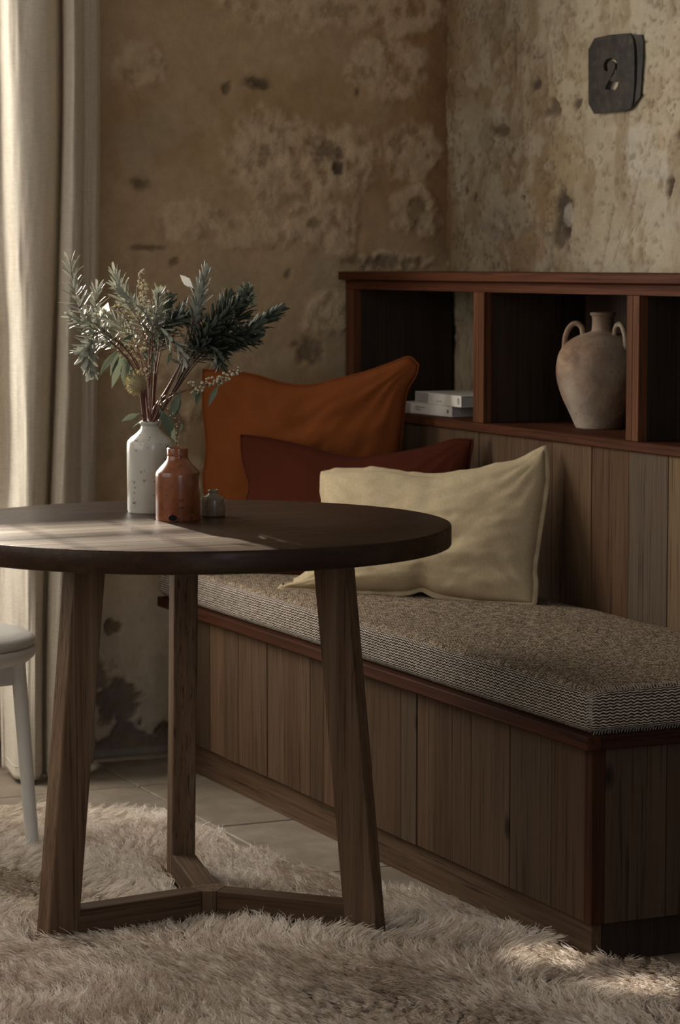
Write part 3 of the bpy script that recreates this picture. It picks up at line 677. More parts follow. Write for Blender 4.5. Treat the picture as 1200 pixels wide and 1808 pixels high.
pillow('pillow', 'dark rust linen lumbar pillow half hidden behind the cream one', 'pillow', M_rusty, onz(434, 1013, zs0), onz(826, 1036, zs0), ony(835, 776, .484),
       [(434, 1013), (560, 1020), (700, 1032), (826, 1036)], [(826, 1036), (822, 940), (824, 860), (835, 776)],
       [(425, 768), (480, 775), (540, 788), (590, 802), (640, 808), (700, 800), (760, 788), (800, 776), (835, 776)], [(434, 1013), (432, 900), (440, 860), (428, 810), (425, 768)], .042, 8, .003)
pillow('pillow', 'cream linen pillow with a flanged edge at the front of the bench', 'pillow', M_cream, onz(492, 1037, zs0+.004), onz(942, 1068, zs0+.004), ony(962, 790, .488),
       [(494, 1036), (560, 1041), (640, 1044), (715, 1045), (745, 1038), (775, 1050), (840, 1060), (890, 1063), (941, 1067)], [(941, 1067), (943, 1030), (941, 1005), (950, 940), (962, 860), (963, 825), (961, 792)],
       [(569, 836), (620, 832), (680, 832), (720, 838), (760, 842), (790, 842), (840, 832), (900, 820), (935, 808), (961, 792)], [(494, 1036), (530, 1022), (566, 985), (580, 930), (572, 880), (569, 836)], .062, 5, .005, .009)

# ================================================================== TABLE
TC = np.array([1.660, -.548]); TR_, TZ = .460, .742
LC = np.array([1.628, -.506]); FZ = .004
table = thing('round_table', 'round dark smoked oak table with three splayed legs standing on the rug', 'table', (TC[0], TC[1], 0))
table.location = (0, 0, 0)
pr = [(0, TZ), (TR_*.5, TZ), (TR_-.004, TZ), (TR_-.0012, TZ-.0012), (TR_, TZ-.004), (TR_, TZ-.034), (TR_-.0012, TZ-.0368), (TR_-.004, TZ-.038), (TR_*.5, TZ-.038), (0, TZ-.038)]
o = put('table_top', lathe(pr, 180, (TC[0], TC[1], 0)), M_table, table, smooth=False, tint=0, seed=3.0, bright=0)
def radial(az, r, t_=0.0): a = math.radians(az); return LC+np.array([math.cos(a), math.sin(a)])*r+np.array([-math.sin(a), math.cos(a)])*t_
AZ = (-81.4, 43.3, 168.3)
for i, az in enumerate(AZ):
    c8 = []
    for (rc, z, dr, dw) in ((.3076, FZ, .0305, .0226), (.2428, TZ-.0385, .0305, .0226)):
        for (a, b) in ((-1, -1), (1, -1), (1, 1), (-1, 1)):
            p = radial(az, rc+a*dr, b*dw); c8.append((p[0], p[1], z))
    put('leg', hexa(c8, .003), M_leg, table, smooth=False, tint=0, seed=i*4.1+1, bright=(0.05, 0, -.1)[i])
    def beam(nm, r0, r1, z0, z1, w, mat_rot, seed, bright=0.0):
        # built along local x so that the grain follows the beam
        o = put(nm, fin(box_bm(r0, r1, -w, w, z0, z1, .003), nm), M_beam_x, table, smooth=False, tint=0, seed=seed, bright=bright)
        o.location = (LC[0], LC[1], 0); o.rotation_euler = (0, 0, math.radians(az)); return o
    beam('stretcher', .026, .2760, .028, .075, .0225, az, 20+i*3.3)
    beam('support_beam', .026, .214, TZ-.078, TZ-.0385, .0225, az, 40+i*2.1, -.3)
def hubmesh(z0, z1):
    pts = []
    for az in AZ: pts += [tuple(radial(az, .0258, -.0225)), tuple(radial(az, .0258, .0225))]
    V = [(x, y, z0) for x, y in pts]+[(x, y, z1) for x, y in pts]; n = len(pts)
    return mesh('hub', V, [tuple(range(n))[::-1], tuple(range(n, 2*n))]+[(i, (i+1) % n, n+(i+1) % n, n+i) for i in range(n)])
put('stretcher_hub', hubmesh(.028, .0748), M_leg, table, smooth=False, tint=0, seed=9.0, bright=-.1)
put('support_hub', hubmesh(TZ-.078, TZ-.0387), M_leg, table, smooth=False, tint=0, seed=11.0, bright=-.3)

# ================================================================== BOTTLES
def glaze(name, cols, speck, rough=.28, spec=.5, sc=8, sp_sc=70, lo=.26, streak=0.0):
    t = NT(name); c = t.coord(); n1 = t.noise(c, sc, 5, .65, .6); n2 = t.noise(c, sp_sc, 3, .6)
    cc = t.ramp(n1, [(.3, cols[0]), (.5, cols[1]), (.7, cols[2])]); cc = t.mix(t.ramp(n2, [(lo, .95), (lo+.06, 0.0)]), cc, speck)
    t.bump(t.math('ADD', t.math('MULTIPLY', n2, .5), n1), .12, .002)
    return t.fin(cc, t.ramp(n1, [(.3, rough+.08), (.7, rough-.03)]), spec)
M_white = glaze('cream_salt_glaze', ((.42, .40, .34), (.50, .48, .425), (.56, .54, .485)), (.07, .055, .045), .15, .55, 8, 75, .325)
M_terra = glaze('terracotta_salt_glaze', ((.105, .036, .016), (.215, .066, .025), (.300, .108, .044)), (.05, .025, .016), .20, .55, 16, 120, .31)
M_brown = glaze('brown_salt_glaze', ((.10, .065, .040), (.20, .145, .092), (.32, .26, .18)), (.04, .028, .02), .20, .55, 16, 90, .28)
M_hole = plain('dark_hole', (.012, .009, .008), .9, .1)
kx = .001046
VW = (1.4362, -.5403, TZ+.0003)
vase = thing('stoneware_bottle', 'tall cream stoneware bottle holding the dried flower stems', 'vase', VW)
r = .0432
prof = [(0, .003), (r*.9, .001), (r*.97, 0), (r, .004), (r*1.0, .060), (r*1.005, .115), (r*.995, .1275), (r*.96, .1315), (r*.80, .138), (r*.56, .1460), (r*.41, .1540), (r*.385, .1585), (r*.43, .1610), (r*.46, .1640), (r*.45, .1675), (r*.40, .1690), (r*.34, .1670), (r*.33, .150), (r*.6, .135), (r*.9, .12), (r*.9, .01), (0, .008)]
put('bottle_body', crisp(lathe(prof, 64)), M_white, vase)
TCc = (1.5963, -.5483, TZ+.0003); r = .0398
terra = thing('stoneware_bottle', 'terracotta stoneware bottle with a wide collar in front of the cream bottle', 'bottle', TCc)
prof = [(0, .003), (r*.92, .0008), (r*.98, 0), (r, .003), (r*1.0, .078), (r*.99, .0835), (r*.955, .0868), (r*.82, .0925), (r*.62, .1010), (r*.50, .1080), (r*.468, .1120), (r*.462, .1145), (r*.478, .1155), (r*.478, .1255), (r*.470, .1275), (r*.44, .1285), (r*.37, .1280), (r*.36, .12), (r*.42, .105), (r*.85, .08), (r*.9, .01), (0, .008)]
body = put('bottle_body', crisp(lathe(prof, 64)), M_terra, terra)
def on_bottle(R_, ang, z): a = math.atan2(TOW[1], TOW[0])+ang; return np.array([R_*math.cos(a), R_*math.sin(a), z])
def arcmark(R_, pts, rad): return (np.array([on_bottle(R_, a, z) for a, z in pts]), rad)
# faint impressed maker's stamp: three short cut lines, and the tap hole at the foot
put('stamp', tube_mesh([arcmark(r+.0001, [(.10, .0375), (.20, .0390), (.36, .0392)], .0004), arcmark(r+.0001, [(.10, .0350), (.36, .0355)], .0004), arcmark(r+.0001, [(.14, .0265), (.22, .0245), (.34, .0248)], .0004), arcmark(r+.0001, [(.12, .0235), (.20, .0245)], .0004)], 5), M_hole, terra)
hole = [on_bottle(r+.0006, -.16+.0085*math.cos(q)/r, .0062+.0062*math.sin(q)*(1 if math.sin(q) > 0 else .95)) for q in np.linspace(0, 2*np.pi, 20, endpoint=False)]
cen = on_bottle(r+.0009, -.16, .0062); put('tap_hole', mesh('hole', hole+[cen], [(i, (i+1) % 20, 20) for i in range(20)]), M_hole, body)
rim = np.array(hole+[hole[0]]); put('tap_hole_rim', tube_mesh([(rim, .0007)], 6), M_terra, body)
SC_ = (1.5645, -.4674, TZ+.0003); r = .0213
ink = thing('ink_bottle', 'tiny brown glazed ink bottle beside the terracotta bottle', 'bottle', SC_)
prof = [(0, .002), (r*.92, .0005), (r*.97, 0), (r, .003), (r*1.01, .026), (r*.98, .0320), (r*.88, .0355), (r*.62, .0385), (r*.42, .0405), (r*.38, .0425), (r*.43, .0440), (r*.45, .0465), (r*.41, .0485), (r*.33, .0480), (r*.30, .040), (r*.8, .03), (r*.85, .006), (0, .005)]
put('bottle_body', lathe(prof, 48), M_brown, ink)

# ================================================================== FLOWERS in the cream bottle
MOUTH = np.array([VW[0], VW[1], TZ+.168])
def fp(px, py, d=0.0): return MOUTH + LAT*(px-266)*kx + UP*(744-py)*kx + TOW*d
def leafmat(name, top, under, rough=.55, spec=.18, trans=.12):
    t = NT(name); g = t.n('ShaderNodeNewGeometry'); n = t.noise(t.coord(), 120, 3, .5)
    a = t.mix(t.ramp(n, [(.3, .5), (.7, 0.0)]), top, tuple(x*.65 for x in top)); b = t.mix(t.ramp(n, [(.3, .4), (.7, 0.0)]), under, tuple(x*.75 for x in under))
    m = t.fin(t.mix(g.outputs['Backfacing'], a, b), rough, spec)
    tr = t.n('ShaderNodeBsdfTranslucent', None, Color=tuple(x*1.2 for x in under)); mx = t.n('ShaderNodeMixShader', None, i0=trans, i1=t.b.outputs[0], i2=tr.outputs[0])
    t.t.links.new(mx.outputs[0], t.out.inputs[0]); return m
M_silver = leafmat('silver_leaf', (.185, .197, .162), (.30, .315, .265)); M_dark = leafmat('dark_leaf', (.026, .036, .024), (.075, .09, .07)); M_pale = leafmat('pale_green_leaf', (.23, .265, .185), (.32, .35, .27))
M_gum = leafmat('gum_leaf', (.078, .100, .066), (.14, .165, .115), .45); M_petal = leafmat('dry_white_leaf', (.62, .60, .52), (.66, .64, .56), .5, .3, .3)
M_stem = plain('red_brown_stem', (.105, .042, .030), .6, .3); M_bark = plain('grey_brown_bark', (.085, .055, .042), .75, .2); M_bud = plain('cream_blossom', (.50, .45, .31), .8, .2); M_fuzz = plain('straw_bristle', (.46, .40, .24), .85, .15)
# one leaf: length 1 along x, width along y, curled
LT = np.array([[0, -.03, 0], [0, .03, 0], [.28, -.085, .012], [.28, 0, -.01], [.28, .085, .012], [.62, -.125, .02], [.62, 0, -.006], [.62, .125, .02], [.88, -.10, .0], [.88, 0, -.02], [.88, .10, .0], [1.0, -.02, -.03], [1.0, .02, -.03]])
LF = [(0, 2, 3, 1), (1, 3, 4, 4), (2, 5, 6, 3), (3, 6, 7, 4), (5, 8, 9, 6), (6, 9, 10, 7), (8, 11, 9, 9), (9, 12, 10, 10), (9, 11, 12, 12)]
BT_ = np.array([[0, -.015, 0], [0, .015, 0], [.12, -.02, 0], [.12, .02, 0], [.30, -.10, .02], [.30, 0, -.005], [.30, .10, .02], [.5, -.135, .01], [.5, 0, -.02], [.5, .135, .01], [.72, -.09, -.02], [.72, 0, -.05], [.72, .09, -.02], [1, 0, -.12]])
BF = [(0, 2, 3, 1), (2, 4, 5, 3), (3, 5, 6, 6), (4, 7, 8, 5), (5, 8, 9, 6), (7, 10, 11, 8), (8, 11, 12, 9), (10, 13, 11, 11), (11, 13, 12, 12)]
def leaves_mesh(items, T=LT, F=LF):
    V, Fo = [], []; o = 0
    for (p, d, nrm, L, w, curl) in items:
        d = d/np.linalg.norm(d); s = np.cross(nrm, d); s /= np.linalg.norm(s)+1e-9; n = np.cross(d, s)
        Q = p + d*(T[:, :1]*L) + s*(T[:, 1:2]*L*w) + n*((T[:, 2:3]+curl*T[:, :1]**2)*L); V.append(Q)
        for f in F:
            g = [f[0]]
            for x in f[1:]:
                if x != g[-1]: g.append(x)
            Fo.append(tuple(x+o for x in g))
        o += len(T)
    me = bpy.data.meshes.new('leaves'); me.from_pydata(np.vstack(V).tolist(), [], Fo); me.update(); return me
def curve(ctrl, n=40): return resample(np.array([fp(*c) for c in ctrl]), n)
def sprig(label, ctrl, start, nleaf, L, mat, wid=1.0, spread=50, tipspread=18, stemR=.0016, sm=None, seed=1, curl=.12):
    nleaf = int(nleaf*1.1); L *= 1.10
    R = random.Random(seed); P = curve(ctrl, 60); N = len(P)
    root = thing('banksia_sprig', label, 'plant', tuple(MOUTH), group='sprigs in the cream bottle'); root.location = (0, 0, 0)
    put('stem', tube_mesh([(P, np.linspace(stemR, .0007, N))], 7), sm or M_stem, root)
    T, Nn, B = frames(P); it = []
    for k in range(nleaf):
        f = start+(1-start)*(k+R.random()*.6)/nleaf; i = min(N-1, int(f*(N-1))); a = k*2.39996+R.uniform(-.35, .35)
        g = (f-start)/(1-start); sp = math.radians(spread*(1-g)+tipspread*g)*R.uniform(.75, 1.25)
        rad = Nn[i]*math.cos(a)+B[i]*math.sin(a); d = T[i]*math.cos(sp)+rad*math.sin(sp)+UP*R.uniform(-.08, .08)
        ll = L*(0.55+.55*math.sin(math.pi*min(1, .25+g*.62)))*R.uniform(.8, 1.15)
        it.append((P[i]+rad*.001, d, T[i]*math.sin(sp)*1.0-rad*math.cos(sp)+rad*0, ll, wid*R.uniform(.85, 1.15), curl*R.uniform(-.3, 1.4)))
    o = put('foliage', leaves_mesh(it), mat, root); o['kind'] = 'stuff'
    return root
sprig('tall silver sprig at the left, its tip highest of all', [(258, 744, .0), (250, 660, .0), (222, 612, .0), (176, 576, .01), (150, 556, .01), (136, 515, .01), (128, 462, .0)], .50, 52, .030, M_silver, .82, 84, 34, seed=1)
sprig('short silver sprig standing beside the tall left one', [(259, 744, .01), (252, 670, .01), (226, 618, .01), (182, 580, .02), (174, 545, .02), (176, 505, .02)], .66, 30, .026, M_silver, .85, 76, 26, seed=2)
sprig('silver sprig arching over left with its tip by the pale blossom', [(262, 744, -.01), (262, 640, -.015), (250, 575, -.01), (222, 530, .0), (205, 485, .0)], .56, 46, .029, M_silver, .85, 78, 26, seed=3)
sprig('broad-leaved silver sprig drooping at the lower left', [(256, 744, .02), (246, 670, .02), (218, 622, .025), (178, 590, .03), (160, 615, .03), (164, 655, .025)], .72, 46, .028, M_silver, 1.35, 65, 30, seed=4)
sprig('silver sprig pointing left above the main stems', [(264, 744, .0), (268, 640, .01), (278, 580, .015), (250, 545, .02), (215, 515, .02)], .62, 40, .027, M_silver, .85, 74, 28, seed=5)
sprig('silver sprig bending down to the right across the middle', [(268, 744, .02), (272, 640, .035), (276, 576, .045), (294, 584, .05), (318, 612, .05), (334, 640, .045)], .52, 40, .028, M_silver, .9, 70, 26, seed=6)
sprig('upright pale silver sprig right of the centre', [(274, 744, -.01), (300, 680, -.01), (330, 620, -.005), (343, 575, .0), (352, 530, .0), (364, 484, .0)], .60, 56, .030, M_silver, .95, 54, 16, sm=M_bark, stemR=.0022, seed=7)
ROOT8 = sprig('dark sprig with a pale green rosette at its tip', [(276, 744, .0), (312, 680, .0), (346, 620, .0), (392, 590, .0), (424, 560, .005), (436, 520, .01)], .62, 84, .029, M_dark, .9, 66, 34, sm=M_bark, stemR=.0022, seed=8)
sprig('dark sprig reaching furthest right', [(275, 744, .0), (310, 690, .0), (344, 640, .0), (385, 605, -.005), (440, 585, -.01), (490, 552, -.01)], .56, 110, .030, M_dark, .9, 62, 22, sm=M_bark, stemR=.003, seed=9)
sprig('dark bushy sprig hanging low behind the right stems', [(275, 744, -.02), (306, 690, -.02), (330, 625, -.025), (352, 600, -.02), (380, 612, -.015), (398, 622, -.01)], .56, 92, .030, M_dark, .9, 74, 40, sm=M_bark, seed=10)
sprig('dark sprig in the middle behind the blossom', [(270, 744, -.02), (278, 650, -.03), (296, 580, -.04), (318, 560, -.04), (345, 548, -.04)], .58, 84, .030, M_dark, .9, 75, 45, seed=11)
sprig('small dark sprig at the top of the middle', [(268, 744, -.02), (276, 640, -.03), (288, 570, -.03), (300, 530, -.03)], .76, 30, .024, M_dark, 1.0, 60, 35, seed=12)
sprig('dark sprig filling the right side between the two long ones', [(275, 744, .01), (308, 688, .015), (340, 628, .02), (372, 585, .02), (402, 556, .02), (420, 540, .02)], .56, 90, .029, M_dark, .9, 70, 34, sm=M_bark, seed=13)
sprig('silver sprig low on the left behind the blossom mass', [(262, 744, -.02), (254, 660, -.02), (232, 600, -.02), (205, 572, -.02), (180, 556, -.02)], .62, 44, .027, M_silver, 1.0, 60, 25, seed=14)
sprig('dark sprig filling the gap under the far right one', [(276, 744, -.01), (312, 690, -.015), (350, 640, -.02), (395, 612, -.02), (436, 604, -.02), (452, 600, -.02)], .56, 90, .028, M_dark, .9, 68, 30, sm=M_bark, seed=15)
sprig('silver sprig pointing out flat to the left edge of the bunch', [(258, 744, .01), (250, 664, .015), (224, 616, .02), (180, 586, .02), (150, 570, .02), (128, 560, .02)], .66, 44, .027, M_silver, .9, 78, 28, seed=16)
sprig('short silver sprig tucked under the left edge of the bunch', [(258, 744, .02), (249, 676, .02), (226, 630, .025), (196, 604, .03), (168, 606, .03), (146, 622, .03)], .68, 40, .026, M_silver, 1.05, 76, 32, seed=17)
sprig('dark sprig hanging lowest at the right of the bunch', [(276, 744, .01), (310, 692, .015), (340, 640, .02), (364, 612, .02), (384, 622, .02), (392, 648, .02)], .60, 60, .027, M_dark, .95, 76, 40, sm=M_bark, seed=18)
sprig('dark sprig rising between the pale one and the rosette', [(275, 744, -.01), (308, 690, -.01), (340, 630, -.01), (368, 580, -.01), (392, 548, -.01), (404, 526, -.01)], .58, 80, .027, M_dark, .95, 72, 34, sm=M_bark, seed=19)
sprig('dark sprig in the very middle behind the bent silver one', [(268, 744, -.01), (274, 660, -.01), (280, 600, .0), (300, 570, .01), (326, 566, .01)], .58, 70, .026, M_dark, .95, 78, 45, seed=20)
sprig('grey-green sprig upright in the middle of the bunch', [(266, 744, .0), (266, 650, .01), (270, 590, .02), (280, 552, .02), (284, 520, .02)], .66, 48, .026, M_silver, .9, 72, 28, seed=21)
# pale rosette
it = []; R = random.Random(5); c0 = fp(436, 516, .012)
for ring, (nL, tl) in enumerate(((5, 20), (8, 40), (10, 62), (12, 85))):
    for k in range(nL):
        a = 2*math.pi*(k+.5*ring)/nL; tl_ = math.radians(tl+R.uniform(-6, 6)); ax = UP*.86+TOW*.4+LAT*.15; ax /= np.linalg.norm(ax); s1 = np.cross(ax, TOW); s1 /= np.linalg.norm(s1); s2 = np.cross(ax, s1)
        rad = s1*math.cos(a)+s2*math.sin(a); it.append((c0-ax*.006*ring, ax*math.cos(tl_)+rad*math.sin(tl_), ax*math.sin(tl_)-rad*math.cos(tl_), .018+.002*ring, 1.25, -.25))
o = put('leaf_rosette', leaves_mesh(it), M_pale, ROOT8); o['kind'] = 'stuff'

def blossom(label, ctrl, start, n, spread, seed, bud=.0036, sm=None, leaf=None):
    R = random.Random(seed); P = curve(ctrl, 50); N = len(P); T, Nn, B = frames(P)
    root = thing('blossom_sprig', label, 'plant', tuple(MOUTH), group='blossom in the cream bottle'); root.location = (0, 0, 0)
    tubes = [(P, np.linspace(.0012, .0005, N))]; V, F = [], []; o = 0
    ico = bmesh.new(); bmesh.ops.create_icosphere(ico, subdivisions=1, radius=1); iv = np.array([v.co[:] for v in ico.verts]); ifc = [tuple(v.index for v in f.verts) for f in ico.faces]; ico.free()
    for k in range(n):
        f = start+(1-start)*R.random(); i = min(N-1, int(f*(N-1))); a = R.uniform(0, 2*math.pi); g = (f-start)/(1-start)
        rad = Nn[i]*math.cos(a)+B[i]*math.sin(a); q = P[i]+rad*spread*(1-.55*g)*R.uniform(.35, 1)+T[i]*R.uniform(0, .008); tubes.append((np.array([P[i], (P[i]+q)/2+T[i]*-.002, q]), .0003))
        s = bud*R.uniform(.55, 1.1); V.append(iv*s*np.array([1, 1, .85])+q); F += [tuple(x+o for x in ff) for ff in ifc]; o += len(iv)
    put('stem', tube_mesh(tubes, 5), sm or M_stem, root)
    me = bpy.data.meshes.new('buds'); me.from_pydata(np.vstack(V).tolist(), [], F); me.update(); b = put('blossoms', me, M_bud, root); b['kind'] = 'stuff'
    return root
blossom('upright cream blossom spike at the top of the bunch', [(265, 744, -.01), (264, 640, -.01), (258, 560, .0), (256, 520, .0), (252, 482, .0)], .70, 60, .014, 1)
blossom('cream blossom sprig arching out to the right over the orange pillow', [(272, 744, .02), (290, 702, .03), (325, 690, .035), (360, 680, .04), (395, 668, .04), (426, 652, .04)], .52, 90, .013, 2, .0034)
blossom('bright cream blossom mass behind the left silver leaves', [(262, 744, -.01), (252, 650, -.01), (236, 590, -.005), (222, 560, -.005), (205, 540, -.005)], .55, 95, .022, 3, .0034)
blossom('small cream blossom behind the dark top leaves', [(270, 744, -.02), (276, 620, -.03), (294, 545, -.03), (290, 510, -.03)], .82, 22, .010, 4)
blossom('loose cream blossom low on the left of the bunch', [(260, 744, .01), (250, 680, .0), (230, 640, .0), (205, 600, .0), (186, 590, .0)], .55, 46, .020, 5, .003)
blossom('tiny blossom twig hanging beside the bottle neck', [(275, 744, .02), (288, 720, .03), (306, 730, .04), (318, 750, .045), (314, 775, .045), (318, 790, .045)], .35, 30, .009, 6, .0022)
blossom('pale blossom twig among the central stems', [(266, 744, .01), (268, 690, .02), (258, 640, .02), (240, 620, .02), (224, 610, .02)], .5, 34, .015, 7, .0028)

# gum branches with broad single leaves
def gum(label, ctrl, leaves, mat=None, stemR=.0013):
    root = thing('gum_branch', label, 'plant', tuple(MOUTH), group='gum leaves in the cream bottle'); root.location = (0, 0, 0)
    P = curve(ctrl, 40); put('stem', tube_mesh([(P, np.linspace(stemR, .0007, len(P)))], 7), M_stem, root)
    for (a, b, w, roll) in leaves:
        p0, p1 = fp(*a), fp(*b); d = p1-p0; L = np.linalg.norm(d); nr = TOW*math.cos(roll)+np.cross(d/L, TOW)*math.sin(roll)
        put('leaf', leaves_mesh([(p0, d, nr, L, w, .06)], BT_, BF), mat or M_gum, root)
        i = int(np.argmin(np.linalg.norm(P-p0, axis=1)))
        if np.linalg.norm(P[i]-p0) > .002: put('twig', tube_mesh([(np.array([P[i], (P[i]+p0)/2+UP*.002, p0]), .0005)], 5), M_stem, root)
    return root
gum('gum leaves drooping under the silver sprigs at the left', [(260, 744, .01), (250, 690, .015), (232, 640, .02), (212, 620, .02)],
    [((215, 618, .02), (198, 664, .03), 1.0, .3), ((218, 622, .025), (202, 686, .03), .95, -.3), ((224, 626, .02), (222, 682, .035), .9, .5), ((228, 628, .02), (236, 676, .03), .9, -.5), ((212, 616, .015), (176, 666, .02), .9, .7), ((216, 612, .01), (240, 590, .015), 1.2, .2), ((214, 614, .02), (192, 610, .03), 1.2, -.4), ((225, 622, .0), (214, 660, .0), 1.0, .1)])
gum('gum leaf pair hanging right of the bottle neck', [(274, 744, .02), (286, 715, .03), (305, 700, .035), (320, 690, .04)],
    [((322, 688, .04), (303, 742, .045), 1.05, .3), ((283, 716, .04), (318, 782, .05), .95, -.2), ((322, 694, .035), (312, 738, .04), .9, -.6), ((328, 746, .05), (318, 762, .05), 1.2, .3)])
gum('gum leaves hanging beneath the right blossom', [(273, 744, .03), (296, 706, .035), (340, 686, .04), (392, 672, .045)],
    [((390, 676, .045), (370, 716, .05), .95, .4), ((354, 684, .04), (350, 716, .045), 1.1, -.3), ((356, 682, .04), (342, 706, .045), 1.0, .7)])
gum('single gum leaf lying over the left of the bottle mouth', [(262, 744, .02), (256, 736, .025), (250, 730, .03)],
    [((250, 729, .03), (218, 742, .04), 1.25, .5), ((258, 738, .03), (236, 754, .04), .8, 1.1)])
gum('gum leaves among the upright central stems', [(268, 744, .0), (266, 690, .01), (262, 640, .02), (262, 600, .02)],
    [((264, 640, .02), (258, 616, .03), 1.1, .2), ((272, 650, .02), (276, 618, .02), 1.1, -.3), ((266, 660, .02), (270, 640, .03), 1.0, .8), ((262, 605, .02), (290, 596, .0), 1.2, .3), ((290, 528, -.02), (316, 522, -.02), 1.0, .2), ((270, 522, -.01), (284, 508, -.01), 1.3, .3)])
gum('bare grey-brown branch leaning right with a few leaves', [(270, 744, .0), (275, 722, .0), (292, 696, .0), (312, 660, .0), (326, 630, .0), (340, 600, .0)],
    [((318, 650, .01), (330, 662, .02), 1.4, .2), ((306, 620, .0), (296, 646, .01), 1.1, .4), ((322, 644, .01), (304, 634, .02), 1.2, -.4)], stemR=.0042)
pt = thing('dry_leaf', 'bright papery white leaf curling up beside the pale silver sprig', 'leaf', tuple(MOUTH), group='gum leaves in the cream bottle'); pt.location = (0, 0, 0)
put('blade', leaves_mesh([(fp(344, 512, -.005), fp(318, 488, -.005)-fp(344, 512, -.005), TOW+UP*.4, .036, 1.6, .25)], BT_, BF), M_petal, pt)
put('stem', tube_mesh([(curve([(344, 512, -.005), (338, 560, -.01), (318, 640, -.015), (275, 744, -.02)], 24), .0008)], 6), M_stem, pt)
pt = thing('dry_leaf', 'bright papery white leaf caught in the left silver leaves', 'leaf', tuple(MOUTH), group='gum leaves in the cream bottle'); pt.location = (0, 0, 0)
put('blade', leaves_mesh([(fp(180, 574, -.01), fp(192, 536, -.012)-fp(180, 574, -.01), TOW+LAT*.4, .042, 1.8, .2)], BT_, BF), M_petal, pt)
put('stem', tube_mesh([(curve([(180, 574, -.01), (205, 610, -.01), (245, 660, -.012), (264, 744, -.015)], 24), .0008)], 6), M_stem, pt)
# bristly banksia cone
cone = thing('banksia_flower', 'round bristly straw-coloured banksia cone among the stems', 'flower', tuple(MOUTH)); cone.location = (0, 0, 0)
cc0 = fp(243, 676, .02); R = random.Random(3); tb = []
for k in range(900):
    z = R.uniform(-1, 1); a = R.uniform(0, 2*math.pi); d = np.array([math.sqrt(1-z*z)*math.cos(a), math.sqrt(1-z*z)*math.sin(a), z])
    e = d*np.array([.014, .014, .017]); q = e*(1.35+R.uniform(-.1, .18)); tb.append((np.array([cc0+e*.9, cc0+q*.9+UP*.0008, cc0+q+np.array([R.uniform(-.0015, .0015) for _ in range(3)])]), .00028))
o = put('bristles', tube_mesh(tb, 3), M_fuzz, cone); o['kind'] = 'stuff'
put('core', lathe(smooth_prof([(0, -.0165), (.009, -.013), (.0135, -.003), (.0135, .005), (.008, .014), (0, .0168)], 4), 20, tuple(cc0)), M_fuzz, cone)
put('stem', tube_mesh([(np.array([cc0+UP*.0+TOW*-.004, fp(258, 690, .012), fp(262, 715, .01), fp(265, 744, .01)]), .0013)], 7), M_stem, cone)

# ================================================================== CURTAIN
t = NT('natural_linen'); w1 = t.noise(t.coord((900, 900, 60)), 1, 2, .5); w2 = t.noise(t.coord((40, 40, 900)), 1, 2, .5); w = t.math('MULTIPLY', t.math('ADD', w1, w2), .5)
cc = t.mix(t.ramp(w, [(.38, 1.0), (.62, 0.0)]), (.80, .73, .62), (.62, .55, .45)); t.bump(w, .25, .001); t.fin(cc, .95, .1)
tr = t.n('ShaderNodeBsdfTranslucent', None, Color=(.55, .48, .37)); mx = t.n('ShaderNodeMixShader', None, i0=.22, i1=t.b.outputs[0], i2=tr.outputs[0]); t.t.links.new(mx.outputs[0], t.out.inputs[0]); M_linen = t.m
cur = thing('curtain', 'floor-length natural linen curtain hanging in soft folds at the left', 'curtain')
# fold lines: (pixel column at eye-height top, pixel column near the floor, depth X at top, depth X at floor)
FOLD = [(-46, -8, .07, .09), (-22, 2, .09, .12), (0, 14, .085, .22), (22, 34, .13, .255), (50, 44, .155, .265), (85, 54, .15, .262), (104, 62, .10, .24), (112, 68, .055, .20), (118, 74, .12, .235), (134, 92, .165, .265), (149, 116, .140, .25), (152, 132, .10, .19), (163, 146, .085, .15), (175, 154, .075, .13), (180, 160, .03, .06)]
FA = np.array(FOLD, float); s_old = np.linspace(0, 1, len(FA)); su = np.linspace(0, 1, 220)
FA = smooth_prof(FA, 12); s_old = np.linspace(0, 1, len(FA)); FAu = np.stack([np.interp(su, s_old, FA[:, k]) for k in range(4)], -1)
zz = np.concatenate([np.linspace(0.012, .06, 6)[:-1], np.linspace(.06, 2.25, 90)])
g = 1-sstep(.0, 1.75, zz); g2 = 1-sstep(-.1, .85, zz)
px = FAu[:, None, 0]*(1-g)+FAu[:, None, 1]*g; X = FAu[:, None, 2]*(1-g2)+FAu[:, None, 3]*g2
q = np.stack([np.repeat(su*14, len(zz)), np.tile(zz*3.2, len(su)), np.zeros(len(su)*len(zz))], -1); X = X+((fbm(q, 3)-.5)*.022).reshape(X.shape)
# turn the columns into positions across the wall
d0 = np.stack([np.stack([ray(p, 475) for p in row]) for row in px[:, ::1]])
tt = (X-CAM[0])/d0[..., 0]; Yc = CAM[1]+d0[..., 1]*tt
V = np.stack([X, Yc, np.broadcast_to(zz, X.shape)], -1).reshape(-1, 3); me = np_mesh('curtain', V, grid_faces(len(su), len(zz)))
o = put('curtain_panel', me, M_linen, cur); md = o.modifiers.new('thickness', 'SOLIDIFY'); md.thickness = .0012
bot = np.stack([X[:, 3], Yc[:, 3], np.full(len(su), zz[3])], -1); put('hem', tube_mesh([(bot+np.array([.0008, 0, 0]), .0012)], 5), M_linen, cur)
rodp = np.array([(.11, -.13, 2.262), (.11, -1.9, 2.262)]); rod = thing('curtain_rod', 'dark iron curtain rod above the linen curtain', 'rod'); put('rod', tube_mesh([(rodp, .011)], 12), M_iron, rod)
put('bracket', tube_mesh([(np.array([(-.0, -.16, 2.262), (.11, -.16, 2.262)]), .008)], 10), M_iron, rod); put('bracket', tube_mesh([(np.array([(-.0, -1.85, 2.262), (.11, -1.85, 2.262)]), .008)], 10), M_iron, rod)

